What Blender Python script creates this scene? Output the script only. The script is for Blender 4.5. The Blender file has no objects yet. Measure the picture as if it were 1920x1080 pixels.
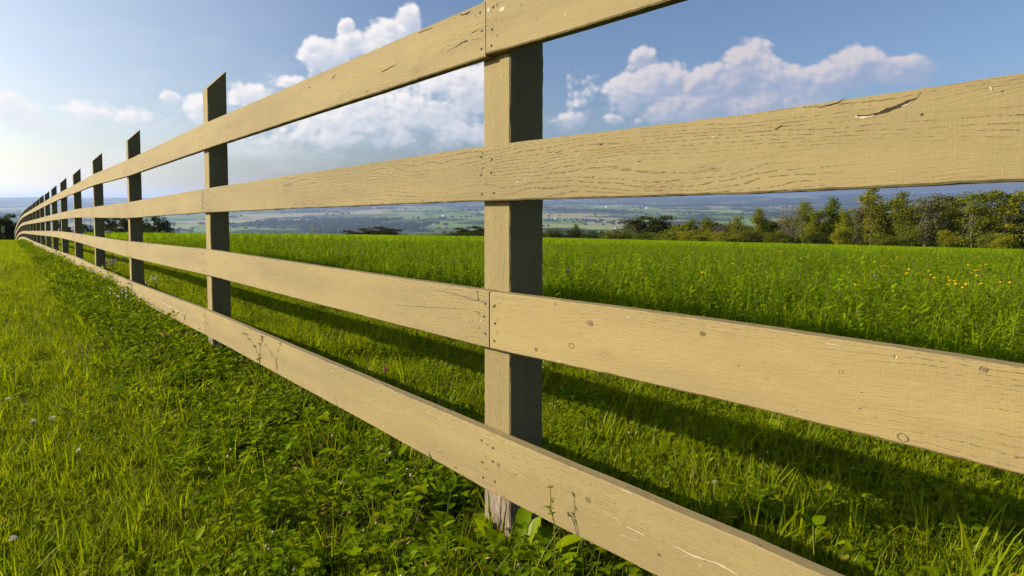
import bpy, math, random
import numpy as np
from mathutils import Vector, noise as mnoise

SC = bpy.context.scene
COL = SC.collection
rng = np.random.default_rng(7)
random.seed(7)

# ------------------------------------------------------------------ geometry of the place
FPX = 1200.0                      # focal length in pixels of the 1920 wide frame
PITCH = math.atan(0.048)
TH = math.atan(0.8)               # the fence runs away to the left at this angle
FD = np.array([-math.sin(TH), math.cos(TH)])      # along the fence, away from the camera
FN = np.array([-math.cos(TH), -math.sin(TH)])     # fence front normal
P1 = np.array([-0.0606, 1.372])   # front corner of the big post
BAY = 2.44
RT = 0.024                        # board thickness
SUN_R = 0.75
_sh = FN + SUN_R * FD
_sh = _sh / np.linalg.norm(_sh)
SKY = 0.053
SUN_EL = math.radians(21.0)
SUN = Vector((_sh[0] * math.cos(SUN_EL), _sh[1] * math.cos(SUN_EL), math.sin(SUN_EL)))


def pix_ray(u, v):
    xc = (u - 960) / FPX
    yc = -(v - 432) / FPX
    return np.array([xc, math.cos(PITCH) + yc * math.sin(PITCH), -math.sin(PITCH) + yc * math.cos(PITCH)])


def on_fence(u, v, off=RT):
    """(distance along the fence, height) of a point seen on the fence's front plane"""
    d = pix_ray(u, v)
    p0 = P1 + FN * off
    t = (p0 @ FN) / (d[:2] @ FN)
    q = d * t
    return float((q[:2] - p0) @ FD), float(q[2])


def fpos(s, off, z):
    p = P1 + FD * s + FN * off
    return (p[0], p[1], z)


def smooth(a, b, x):
    t = np.clip((x - a) / (b - a), 0, 1)
    return t * t * (3 - 2 * t)


def vnoise(x, y, seed=0):
    """cheap smooth value noise made of sines, vectorised"""
    s = seed * 1.7
    return (np.sin(x * 1.0 + 1.3 * np.sin(y * 0.7 + s) + s) * np.sin(y * 1.1 + 1.1 * np.sin(x * 0.6 + 2 * s)) +
            0.5 * np.sin(x * 2.3 + 1.7 * np.sin(y * 1.9 + s) + 3 * s) * np.sin(y * 2.1 + s)) / 1.5


def ground_z(x, y):
    x = np.asarray(x, float)
    y = np.asarray(y, float)
    r = np.hypot(x, y)
    az = np.degrees(np.arctan2(x, y))
    xx = np.clip(x, -60, 90)
    yy = np.clip(y, -30, 140)
    hill = -0.665 - 0.055 * yy - 0.015 * xx - 0.009 * np.maximum(xx, 0) * smooth(6, 30, r)
    rc = np.interp(az, [-180, -38, -30, -12, 30, 180], [33, 33, 42, 70, 76, 76])
    e = np.maximum(r - rc, 0)
    kk = np.interp(az, [-34, -18], [0.0012, 0.0005])
    lim = np.interp(az, [-34, -18], [70.0, 300.0])
    drop = np.where(e < lim, kk * e * e, kk * lim * lim + 2 * kk * lim * (e - lim))
    hill = hill - drop
    hill = hill + 0.035 * vnoise(x * 0.55, y * 0.55, 1) * smooth(3, 9, r) * (1 - smooth(40, 60, r))
    lr = np.log(np.maximum(r, 1.0))
    rr = np.array([1, 1500, 3000, 4200, 6000, 8000, 10500, 13000, 15500, 18500, 20000, 24000.0])
    zz = np.array([-178, -178, -178, -172, -150, -126, -84, -34, -4, -44, -60, -60.0])
    val = np.interp(lr, np.log(rr), zz)
    roll = vnoise(x / 900.0, y / 620.0, 3) * 9 + vnoise(x / 2600.0 + 3, y / 1500.0, 5) * 13
    val = val + roll * smooth(1800, 5000, r)
    right = smooth(-8, 28, az)
    ridge = np.exp(-((r - 15800) / 1500.0) ** 2) * (right * (112 + 24 * np.sin(az * 0.22 + 0.8) + 9 * np.sin(az * 0.71)) +
                                                    (1 - right) * (46 + 12 * np.sin(az * 0.5)))
    val = val + ridge
    ridge2 = np.exp(-((r - 12000) / 900.0) ** 2) * (1 - smooth(-30, 5, az)) * (14 + 16 * np.sin(az * 0.35 + 2))
    val = val + ridge2
    k = 24.0
    m = np.maximum(hill, val)
    return m + k * np.log(np.exp((hill - m) / k) + np.exp((val - m) / k)) * smooth(150, 500, r)


def gz(x, y):
    return float(ground_z(x, y))


def behind(x, y):
    """distance behind the fence line (negative: camera side)"""
    return -((x - P1[0]) * FN[0] + (y - P1[1]) * FN[1])


def along(x, y):
    return (x - P1[0]) * FD[0] + (y - P1[1]) * FD[1]


def on_ground(u, v, h=0.0):
    d = pix_ray(u, v)
    lo, t = 0.3, 0.3
    while t < 400:
        q = d * t
        if q[2] < gz(q[0], q[1]) + h:
            break
        lo = t
        t *= 1.02
    for _ in range(20):
        m = 0.5 * (lo + t)
        q = d * m
        if q[2] < gz(q[0], q[1]) + h:
            t = m
        else:
            lo = m
    return d * t


# ------------------------------------------------------------------ helpers
def mesh(name, verts, faces, mats=None, smoothf=False, fm=None, uvs=None):
    me = bpy.data.meshes.new(name)
    me.from_pydata([tuple(v) for v in verts], [], [tuple(f) for f in faces])
    for m in (mats or []):
        me.materials.append(m)
    if fm is not None:
        me.polygons.foreach_set('material_index', np.asarray(fm, np.int32))
    if smoothf:
        me.polygons.foreach_set('use_smooth', np.ones(len(faces), bool))
    if uvs is not None:
        l = me.uv_layers.new(name='UVMap')
        l.data.foreach_set('uv', np.asarray(uvs, np.float32).ravel())
    me.update()
    return me


def obj(name, me, parent=None, loc=None, coll=None):
    o = bpy.data.objects.new(name, me)
    (coll or COL).objects.link(o)
    if parent is not None:
        o.parent = parent
    if loc is not None:
        o.location = loc
    return o


def tag(o, label=None, cat=None, group=None, kind=None):
    if label:
        o['label'] = label
    if cat:
        o['category'] = cat
    if group:
        o['group'] = group
    if kind:
        o['kind'] = kind
    return o


def empty(name, loc):
    o = bpy.data.objects.new(name, None)
    o.empty_display_size = 0.2
    COL.objects.link(o)
    o.location = loc
    return o


class G:
    """tiny node-graph writer"""

    def __init__(self, nt):
        self.nt = nt

    def n(self, t, ins=None, **props):
        nd = self.nt.nodes.new(t)
        for k, v in props.items():
            setattr(nd, k, v)
        for k, v in (ins or {}).items():
            s = nd.inputs[k]
            if isinstance(v, bpy.types.NodeSocket):
                self.nt.links.new(v, s)
            else:
                s.default_value = v
        return nd

    def m(self, op, a, b=None, c=None, clamp=False):
        ins = {0: a}
        if b is not None:
            ins[1] = b
        if c is not None:
            ins[2] = c
        return self.n('ShaderNodeMath', ins, operation=op, use_clamp=clamp).outputs[0]

    def ss(self, a, b, x):
        nd = self.n('ShaderNodeMapRange', {'Value': x, 'From Min': a, 'From Max': b}, interpolation_type='SMOOTHSTEP')
        return nd.outputs[0]

    def mix(self, f, a, b, blend='MIX'):
        nd = self.n('ShaderNodeMix', data_type='RGBA', blend_type=blend)
        for s, v in ((nd.inputs[0], f), (nd.inputs[6], a), (nd.inputs[7], b)):
            if isinstance(v, bpy.types.NodeSocket):
                self.nt.links.new(v, s)
            else:
                s.default_value = v if not isinstance(v, tuple) or len(v) == 4 else (*v, 1)
        return nd.outputs[2]

    def xyz(self, x, y, z=0.0):
        return self.n('ShaderNodeCombineXYZ', {0: x, 1: y, 2: z}).outputs[0]

    def noise(self, vec, scale=1.0, detail=2.0, rough=0.5, dim='3D', out=0):
        return self.n('ShaderNodeTexNoise', {'Vector': vec, 'Scale': scale, 'Detail': detail, 'Roughness': rough},
                      noise_dimensions=dim).outputs[out]


def material(name):
    m = bpy.data.materials.new(name)
    m.use_nodes = True
    nt = m.node_tree
    nt.nodes.clear()
    g = G(nt)
    out = g.n('ShaderNodeOutputMaterial')
    return m, g, out


# ------------------------------------------------------------------ materials
def wood_material(name, tint=(1, 1, 1)):
    m, g, out = material(name)
    uv = g.n('ShaderNodeUVMap', uv_map='UVMap').outputs[0]
    sp = g.n('ShaderNodeSeparateXYZ', {0: uv})
    u, v = sp.outputs[0], sp.outputs[1]
    wear = g.n('ShaderNodeAttribute', attribute_name='wear').outputs['Fac']
    grain = g.n('ShaderNodeAttribute', attribute_name='grain').outputs['Fac']
    # knots bend the grain
    vor = g.n('ShaderNodeTexVoronoi', {'Vector': g.xyz(g.m('MULTIPLY', u, 1.9), g.m('MULTIPLY', v, 8.5)), 'Scale': 1.0, 'Randomness': 1.0},
              voronoi_dimensions='2D', feature='F1')
    kd = vor.outputs['Distance']
    kn = g.ss(0.42, 0.0, kd)
    warp = g.noise(g.xyz(g.m('MULTIPLY', u, 2.4), g.m('MULTIPLY', v, 15.0)), 1.0, 2.0)
    warp2 = g.noise(g.xyz(g.m('MULTIPLY', u, 9.0), g.m('MULTIPLY', v, 40.0)), 1.0, 2.0)
    q = g.m('ADD', v, g.m('MULTIPLY', g.m('SUBTRACT', warp, 0.5), 0.055))
    q = g.m('ADD', q, g.m('MULTIPLY', kn, 0.016))
    q = g.m('ADD', q, g.m('MULTIPLY', g.m('SUBTRACT', warp2, 0.5), 0.006))
    ring = g.m('SINE', g.m('MULTIPLY', q, 2 * math.pi * 140.0))
    brk = g.ss(0.44, 0.66, g.noise(g.xyz(g.m('MULTIPLY', u, 85.0), g.m('MULTIPLY', v, 260.0)), 1.0, 3.0, 0.7))
    patch = g.ss(0.36, 0.62, g.noise(g.xyz(g.m('MULTIPLY', u, 1.7), g.m('MULTIPLY', v, 13.0), 3.3), 1.0, 2.0))
    line = g.m('MULTIPLY', g.m('MULTIPLY', g.ss(0.72, 1.0, ring), brk), g.m('ADD', g.m('MULTIPLY', patch, 0.9), 0.08))
    line = g.m('MULTIPLY', line, grain)
    fine = g.noise(g.xyz(g.m('MULTIPLY', u, 22.0), g.m('MULTIPLY', q, 620.0)), 1.0, 3.0, 0.6)
    saw = g.noise(g.xyz(g.m('MULTIPLY', u, 430.0), g.m('MULTIPLY', v, 26.0)), 1.0, 2.0, 0.5)
    lump = g.noise(g.xyz(g.m('MULTIPLY', u, 60.0), g.m('MULTIPLY', v, 130.0)), 1.0, 3.0, 0.6)
    h = g.m('ADD', g.m('MULTIPLY', line, -1.15), g.m('MULTIPLY', fine, 0.42))
    h = g.m('ADD', h, g.m('MULTIPLY', saw, 0.17))
    h = g.m('ADD', h, g.m('MULTIPLY', lump, 0.40))
    # colour
    tonev = g.n('ShaderNodeAttribute', attribute_name='tone').outputs['Fac']
    a = tuple(c * t for c, t in zip((0.214, 0.165, 0.067), tint))
    b = tuple(c * t for c, t in zip((0.174, 0.134, 0.056), tint))
    tone = g.noise(g.xyz(g.m('MULTIPLY', u, 1.3), g.m('MULTIPLY', v, 9.0), 8.0), 1.0, 4.0, 0.6)
    col = g.mix(g.ss(0.35, 0.7, tone), a, b)
    dapple = g.noise(g.xyz(g.m('MULTIPLY', u, 30.0), g.m('MULTIPLY', v, 70.0), 2.0), 1.0, 4.0, 0.7)
    col = g.mix(g.m('MULTIPLY', g.ss(0.5, 0.8, dapple), 0.30), col, (0.265, 0.208, 0.092))
    col = g.mix(tonev, col, g.mix(1.0, col, (0.84, 0.87, 0.93), 'MULTIPLY'))
    stain = g.noise(g.xyz(g.m('MULTIPLY', u, 5.0), g.m('MULTIPLY', v, 16.0), 11.0), 1.0, 5.0, 0.7)
    col = g.mix(g.m('MULTIPLY', g.ss(0.52, 0.78, stain), 0.35), col, (0.135, 0.115, 0.06))
    col = g.mix(g.m('MULTIPLY', line, 0.33), col, (0.08, 0.055, 0.025))
    # knots: a stain with ring marks
    kstain = g.m('MULTIPLY', g.ss(0.12, 0.03, kd), g.ss(0.35, 0.6, g.noise(g.xyz(g.m('MULTIPLY', u, 3.0), g.m('MULTIPLY', v, 9.0), 5.0), 1.0, 1.0)))
    kring = g.ss(-0.2, 0.9, g.m('SINE', g.m('MULTIPLY', kd, 190.0)))
    col = g.mix(g.m('MULTIPLY', kstain, g.m('ADD', 0.22, g.m('MULTIPLY', kring, 0.10))), col, (0.11, 0.075, 0.035))
    h = g.m('SUBTRACT', h, g.m('MULTIPLY', g.m('MULTIPLY', kstain, kring), 0.2))
    # chips of missing paint and dark pits
    chipn = g.noise(g.xyz(g.m('MULTIPLY', u, 26.0), g.m('MULTIPLY', v, 95.0), 1.5), 1.0, 2.0, 0.55)
    col = g.mix(g.m('MULTIPLY', g.ss(0.76, 0.80, chipn), 0.85), col, (0.36, 0.295, 0.21))
    pit = g.noise(g.xyz(g.m('MULTIPLY', u, 70.0), g.m('MULTIPLY', v, 150.0), 4.5), 1.0, 2.0, 0.5)
    col = g.mix(g.m('MULTIPLY', g.ss(0.76, 0.80, pit), 0.8), col, (0.04, 0.03, 0.018))
    h = g.m('SUBTRACT', h, g.m('MULTIPLY', g.ss(0.74, 0.8, pit), 1.2))
    # bare, weathered wood where the paint has gone
    fib = g.noise(g.xyz(g.m('MULTIPLY', u, 16.0), g.m('MULTIPLY', v, 330.0), 6.0), 1.0, 4.0, 0.7)
    bare = g.mix(g.ss(0.36, 0.62, fib), (0.07, 0.045, 0.03), (0.29, 0.235, 0.18))
    peel = g.m('MULTIPLY', g.ss(0.46, 0.56, g.m('ADD', wear, g.m('MULTIPLY', g.m('SUBTRACT', g.noise(
        g.xyz(g.m('MULTIPLY', u, 24.0), g.m('MULTIPLY', v, 90.0), 9.0), 1.0, 3.0, 0.6), 0.5), 1.0))), 1.0)
    col = g.mix(peel, col, bare)
    h = g.m('ADD', h, g.m('MULTIPLY', peel, g.m('MULTIPLY', fib, 2.2)))
    bump = g.n('ShaderNodeBump', {'Height': h, 'Strength': 0.95, 'Distance': 0.0019})
    bs = g.n('ShaderNodeBsdfPrincipled', {'Base Color': col, 'Roughness': 0.78, 'Normal': bump.outputs[0],
                                         'Specular IOR Level': 0.25})
    g.nt.links.new(bs.outputs[0], out.inputs[0])
    return m


def flat_material(name, c, rough=0.8, var=0.25, scale=40.0):
    m, g, out = material(name)
    co = g.n('ShaderNodeTexCoord').outputs['Object']
    n = g.noise(co, scale, 3.0, 0.6)
    col = g.mix(g.ss(0.3, 0.7, n), tuple(x * (1 - var) for x in c), tuple(min(1, x * (1 + var)) for x in c))
    bs = g.n('ShaderNodeBsdfPrincipled', {'Base Color': col, 'Roughness': rough, 'Specular IOR Level': 0.2})
    g.nt.links.new(bs.outputs[0], out.inputs[0])
    return m


def leaf_material(name, c1, c2, trans=0.45, tip=None, spec=0.35, rough=0.45, tcol=None, noise_scale=3.0):
    """thin green leaf: some light comes through; every instance gets a shade of its own"""
    m, g, out = material(name)
    rnd = g.n('ShaderNodeObjectInfo').outputs['Random']
    geo = g.n('ShaderNodeNewGeometry')
    isl = geo.outputs['Random Per Island']
    mixf = g.m('ADD', g.m('MULTIPLY', rnd, 0.5), g.m('MULTIPLY', isl, 0.5))
    col = g.mix(g.ss(0.15, 0.85, mixf), c1, c2)
    big = g.noise(geo.outputs['Position'], 0.9 if noise_scale is None else noise_scale, 2.0)
    col = g.mix(g.ss(0.3, 0.7, big), col, g.mix(1.0, col, (0.78, 0.84, 0.72), 'MULTIPLY'))
    if tip:
        uv = g.n('ShaderNodeUVMap', uv_map='UVMap').outputs[0]
        vv = g.n('ShaderNodeSeparateXYZ', {0: uv}).outputs[1]
        dry = g.m('MULTIPLY', g.ss(0.90, 0.97, isl), 1.0)
        col = g.mix(g.m('MULTIPLY', dry, 0.85), col, tip)
        col = g.mix(g.m('MULTIPLY', g.ss(0.80, 1.0, vv), 0.30), col, tip)
    tc = g.mix(1.0, col, tcol or (1.5, 1.45, 0.4), 'MULTIPLY')
    bs = g.n('ShaderNodeBsdfDiffuse', {'Color': col})
    tr = g.n('ShaderNodeBsdfTranslucent', {'Color': tc})
    mx = g.n('ShaderNodeMixShader', {0: trans, 1: bs.outputs[0], 2: tr.outputs[0]})
    gl = g.n('ShaderNodeBsdfGlossy', {'Color': (0.9, 0.9, 0.8, 1), 'Roughness': rough})
    mx = g.n('ShaderNodeMixShader', {0: spec * 0.04, 1: mx.outputs[0], 2: gl.outputs[0]})
    g.nt.links.new(mx.outputs[0], out.inputs[0])
    return m


M_WOOD = wood_material('painted_board')
M_POST = wood_material('painted_post', (0.88, 0.90, 0.89))
M_DARK = flat_material('split_wood', (0.03, 0.021, 0.012), 0.9)
M_PALE = flat_material('bare_wood_chip', (0.30, 0.25, 0.17), 0.8, 0.15)
M_RING = flat_material('knot_ring', (0.10, 0.065, 0.035), 0.8)
M_NAIL = flat_material('rusty_nail', (0.095, 0.068, 0.038), 0.6)
M_TRUNK = flat_material('bark', (0.10, 0.08, 0.06), 0.9, 0.35, 4.0)
M_PALETRUNK = flat_material('pale_bark', (0.13, 0.112, 0.09), 0.9, 0.3, 4.0)


# ------------------------------------------------------------------ fence
READ = {
    '1t': [(907, 3), (381, 232), (240, 299), (174, 327), (140, 346), (112, 361), (96, 370), (47, 400)],
    '2t': [(1920, 136), (1400, 215), (907, 272), (381, 354), (240, 379), (173, 388), (140, 393), (112, 399), (96, 403), (47, 416)],
    '3t': [(1920, 692), (1400, 607), (918, 547), (386, 467.5), (242, 452.5), (176, 443), (140, 437), (112, 434), (96, 433), (47, 433)],
    '4t': [(1615, 1115), (1400, 1010), (1200, 930), (907, 806), (390, 583), (244, 528), (176, 498), (142, 482), (112, 472), (96, 466), (62, 452), (47, 445)],
    '1b': [(1285, 0), (1020, 76), (907, 107), (384, 280), (237, 331)],
    '2b': [(1920, 340), (1400, 363), (907, 377), (381, 399), (238, 409)],
    '3b': [(1920, 892), (1400, 762), (907, 651), (386, 519), (242, 484)],
    '4b': [(1230, 1080), (907, 918), (700, 800), (390, 633), (244, 557)],
}


def rail_top(k):
    pts = sorted(on_fence(*q) for q in READ['%dt' % k])
    s = np.array([p[0] for p in pts])
    z = np.array([p[1] for p in pts])

    def fn(x):
        x = np.asarray(x, float)
        r = np.interp(x, s, z)
        lo, hi = s[0], s[-1]
        r = np.where(x < lo, z[0] + (lo - x) * 0.030, r)
        r = np.where(x > hi, z[-1] - 0.035 * (x - hi) - 0.0012 * (x - hi) ** 2, r)
        # soften the kinks at the posts a little
        return r
    def fs(x):
        x = np.asarray(x, float)
        return (fn(x - 0.22) + 2 * fn(x) + fn(x + 0.22)) / 4
    return fs


def rail_width(k):
    top = rail_top(k)
    pts = sorted(on_fence(*q) for q in READ['%db' % k])
    s = np.array([p[0] for p in pts])
    w = np.array([float(top(p[0])) - p[1] for p in pts])
    w = np.clip(w, 0.103, 0.128)
    s = np.append(s, 9.0)
    w = np.append(w, 0.113)
    return lambda x: np.interp(x, s, w)


TOPS = {k: rail_top(k) for k in (1, 2, 3, 4)}
WIDE = {k: rail_width(k) for k in (1, 2, 3, 4)}
FBASE = (P1[0], P1[1], gz(*P1))
fence = tag(empty('wooden_fence', FBASE), 'long tan painted four-board fence with slant-topped posts running away down the hill', 'fence')


def rough(s, seed, amp):
    return amp * (0.6 * mnoise.noise(Vector((s * 9, seed * 3.1, 0.3))) + 0.5 * mnoise.noise(Vector((s * 45, seed * 5.7, 1.3))) +
                  0.35 * mnoise.noise(Vector((s * 160, seed * 2.3, 2.3))))


def warp_of(s, seed):
    return abs(0.5 * rough(s * 0.1, seed + 6, 0.003))


def nail_mesh():
    vs, fs = [], []
    n = 10
    for h, r in ((0.0, 0.0026), (0.0012, 0.0026), (0.0016, 0.0018)):
        for i in range(n):
            a = 2 * math.pi * i / n
            vs.append((r * math.cos(a), h, r * math.sin(a)))
    for j in range(2):
        for i in range(n):
            fs.append((j * n + i, j * n + (i + 1) % n, (j + 1) * n + (i + 1) % n, (j + 1) * n + i))
    fs.append(tuple(range(2 * n, 3 * n)))
    return mesh('nail', vs, fs, [M_NAIL], True)


NAIL = nail_mesh()
NROT = math.atan2(FN[1], FN[0]) - math.pi / 2


def add_strip(vs, fs, fm, uvs, pts, widths, slot, proud, seed=0):
    """an irregular mark (split, scratch) lying on the board's face; pts are (s, z)"""
    b = len(vs)
    n = len(pts)
    for i, (s, z) in enumerate(pts):
        w = widths[i]
        a = pts[max(i - 1, 0)]
        c = pts[min(i + 1, n - 1)]
        tx, tz = c[0] - a[0], c[1] - a[1]
        L = math.hypot(tx, tz) or 1
        nx, nz = -tz / L, tx / L
        for sg in (-1, 1):
            p = fpos(s + sg * nx * w, RT + proud + warp_of(s, seed), z + sg * nz * w)
            vs.append((p[0] - FBASE[0], p[1] - FBASE[1], p[2] - FBASE[2]))
    for i in range(n - 1):
        fs.append((b + 2 * i, b + 2 * i + 1, b + 2 * i + 3, b + 2 * i + 2))
        fm.append(slot)
        uvs.extend([(0, 0)] * 4)


def add_ring(vs, fs, fm, uvs, c, r0, r1, slot, proud, seed=0, squash=1.25, bseed=0):
    n = 18
    b = len(vs)
    for i in range(n):
        a = 2 * math.pi * i / n
        k = 1 + 0.22 * mnoise.noise(Vector((math.cos(a) * 1.5, math.sin(a) * 1.5, seed * 2.2)))
        for r in (r0, r1):
            p = fpos(c[0] + squash * r * k * math.cos(a), RT + proud + warp_of(c[0] + squash * r * k * math.cos(a), bseed), c[1] + r * k * math.sin(a))
            vs.append((p[0] - FBASE[0], p[1] - FBASE[1], p[2] - FBASE[2]))
    for i in range(n):
        j = (i + 1) % n
        fs.append((b + 2 * i, b + 2 * j, b + 2 * j + 1, b + 2 * i + 1))
        fm.append(slot)
        uvs.extend([(0, 0)] * 4)


def wander(p, q, n, amp, seed):
    out = []
    for i in range(n + 1):
        t = i / n
        u = p[0] + (q[0] - p[0]) * t
        v = p[1] + (q[1] - p[1]) * t + amp * mnoise.noise(Vector((t * 7, seed, 0.5))) * 2
        out.append((u, v))
    return out


# marks on the boards: rail -> list of (kind, pixel data ...)
SPLITS = {   # polylines with half width in mm, slot 1 dark, 2 pale
    1: [([(862, 27), (868, 28.5), (876, 25.5), (882, 21.5)], [0.5, 1.4, 2.0, 0.8], 1),
        ([(838, 96), (858, 86), (872, 77)], [0.2, 0.5, 0.7], 1), ([(863, 81), (870, 79), (877, 75)], [0.7, 2.2, 0.8], 1),
        ([(884, 75), (905, 72)], [0.3, 0.2], 1), ([(885, 62), (895, 56), (906, 51)], [0.8, 0.3, 0.2], 1),
        ([(716, 135), (726, 130), (745, 120)], [1.0, 1.2, 0.2], 1), ([(622, 149), (626, 144), (630, 140)], [0.4, 1.1, 0.5], 1),
        ([(684, 176), (692, 168)], [0.3, 0.7], 1), ([(578, 165), (583, 163)], [0.8, 0.8], 1), ([(564, 170), (567, 169)], [0.7, 0.7], 1),
        ([(786, 62), (795, 58), (812, 52)], [0.6, 0.7, 0.5], 1), ([(866, 31), (876, 28.5)], [0.8, 0.6], 2),
        ([(866, 81.5), (873, 79.5)], [0.5, 0.5], 2)],
    2: [([(1608, 217), (1625, 217), (1645, 213), (1665, 206), (1685, 199), (1704, 190), (1720, 184)], [0.9, 0.9, 1.3, 2.0, 1.8, 1.4, 0.3], 1),
        ([(1604, 219), (1620, 220), (1640, 216)], [1.2, 1.6, 0.6], 2), ([(1690, 200), (1704, 194), (1714, 187)], [0.5, 1.4, 0.4], 2),
        ([(1640, 213), (1655, 207), (1668, 203)], [0.4, 1.2, 0.4], 2),
        ([(1536, 202), (1570, 193), (1588, 183)], [0.3, 0.7, 0.3], 1), ([(1720, 184), (1726, 172)], [0.3, 0.2], 1),
        ([(1454, 243), (1468, 235)], [0.8, 0.4], 1), ([(1727, 217), (1730, 212)], [0.9, 0.6], 1),
        ([(1856, 162), (1860, 170)], [0.7, 1.0], 2), ([(969, 340), (974, 342)], [1.0, 0.8], 2), ([(984, 337), (987, 339)], [0.8, 0.8], 2),
        ([(792, 380), (792, 374)], [0.8, 0.8], 1), ([(904, 289), (907, 285)], [1.0, 0.7], 1), ([(905, 317), (908, 313)], [1.0, 0.7], 1),
        ([(1042, 287), (1053, 283)], [0.4, 0.4], 1), ([(1124, 272), (1130, 269)], [0.8, 0.5], 1)],
    3: [([(806, 541), (850, 550), (890, 562), (914, 566)], [0.2, 0.5, 0.8, 0.4], 1), ([(892, 547), (896, 546), (898, 562), (893, 563)], [0.6, 0.8, 0.9, 0.5], 1),
        ([(896, 583), (900, 589)], [0.8, 0.5], 1), ([(900, 613), (901, 617)], [0.8, 0.6], 1), ([(902, 598), (905, 604)], [1.5, 1.8], 2),
        ([(1046, 676), (1052, 679)], [1.7, 2.0], 2), ([(1041, 573), (1041, 566)], [0.4, 0.4], 1), ([(740, 572), (790, 575), (880, 580)], [0.2, 0.4, 0.2], 1),
        ([(1679, 669), (1684, 669)], [1.2, 1.4], 2), ([(1677, 668), (1679, 669)], [1.0, 1.0], 1), ([(917, 540), (932, 546)], [0.2, 0.2], 1),
        ([(444, 528), (446, 520)], [1.5, 2.5], 2), ([(1548, 644), (1575, 648)], [0.5, 0.3], 2), ([(728, 521), (750, 526)], [0.6, 0.3], 2)],
    4: [([(905, 815), (930, 825)], [0.5, 0.5], 2), ([(948, 828), (972, 838)], [0.6, 0.5], 2), ([(1020, 856), (1034, 862)], [0.6, 0.5], 2),
        ([(1072, 876), (1085, 881)], [0.6, 0.5], 2), ([(1168, 918), (1190, 927)], [1.0, 0.7], 2), ([(800, 772), (830, 787)], [0.4, 0.5], 2),
        ([(958, 879), (972, 886)], [0.4, 0.4], 2), ([(975, 890), (992, 900)], [0.5, 0.3], 2), ([(1130, 958), (1160, 974)], [0.4, 0.5], 2),
        ([(1175, 986), (1210, 1004)], [0.7, 0.8], 2), ([(1262, 1022), (1300, 1042), (1345, 1056), (1385, 1078)], [0.7, 1.4, 1.0, 1.2], 2),
        ([(1165, 1003), (1200, 1016)], [0.6, 0.4], 2), ([(1215, 970), (1222, 980)], [0.5, 0.8], 2), ([(700, 712), (742, 734)], [0.5, 0.6], 2),
        ([(300, 564), (330, 582), (360, 594)], [1.6, 2.2, 1.4], 2), ([(243, 533), (262, 545)], [1.6, 1.6], 2), ([(388, 604), (392, 610)], [2.0, 2.0], 1),
        ([(346, 595), (349, 588)], [2.0, 2.4], 1), ([(911, 832), (916, 834)], [0.8, 0.6], 1), ([(910, 854), (912, 859)], [0.7, 0.5], 1),
        ([(966, 890), (968, 889)], [0.9, 0.7], 1), ([(910, 878), (914, 880)], [0.7, 0.6], 1), ([(572, 680), (600, 697)], [0.6, 0.6], 2)],
}
KNOTS = {
    3: [((1107, 606), 6, 1), ((1318, 626), 4.5, 1), ((1072, 648), 5.5, 0), ((1005, 655), 3.5, 1), ((1577, 697), 3.6, 0),
        ((1693, 820), 8.0, 0), ((1845, 692), 6, 1), ((928, 573), 3, 1), ((933, 601), 3, 0), ((933, 624), 3.2, 0)],
    1: [((931, 37), 2.6, 0), ((933, 66), 2.6, 0), ((891, 29), 2.3, 0), ((978, 10), 2.6, 0), ((932, 9), 2.4, 1)],
    2: [((913, 345), 2.8, 0)],
    4: [((1236, 1040), 3.2, 1), ((1103, 937), 5, 1), ((935, 872), 3.6, 1)],
}
CHIPS = {1: [(917, 19, 4, 5), (942, 17, 7, 4), (1061, 28, 2, 2)], 3: [(876, 600, 2, 2), (1330, 0, 0, 0)]}


def post_s(n):
    return (n - 1) * BAY - (0.062 if n == 2 else 0.0)


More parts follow.
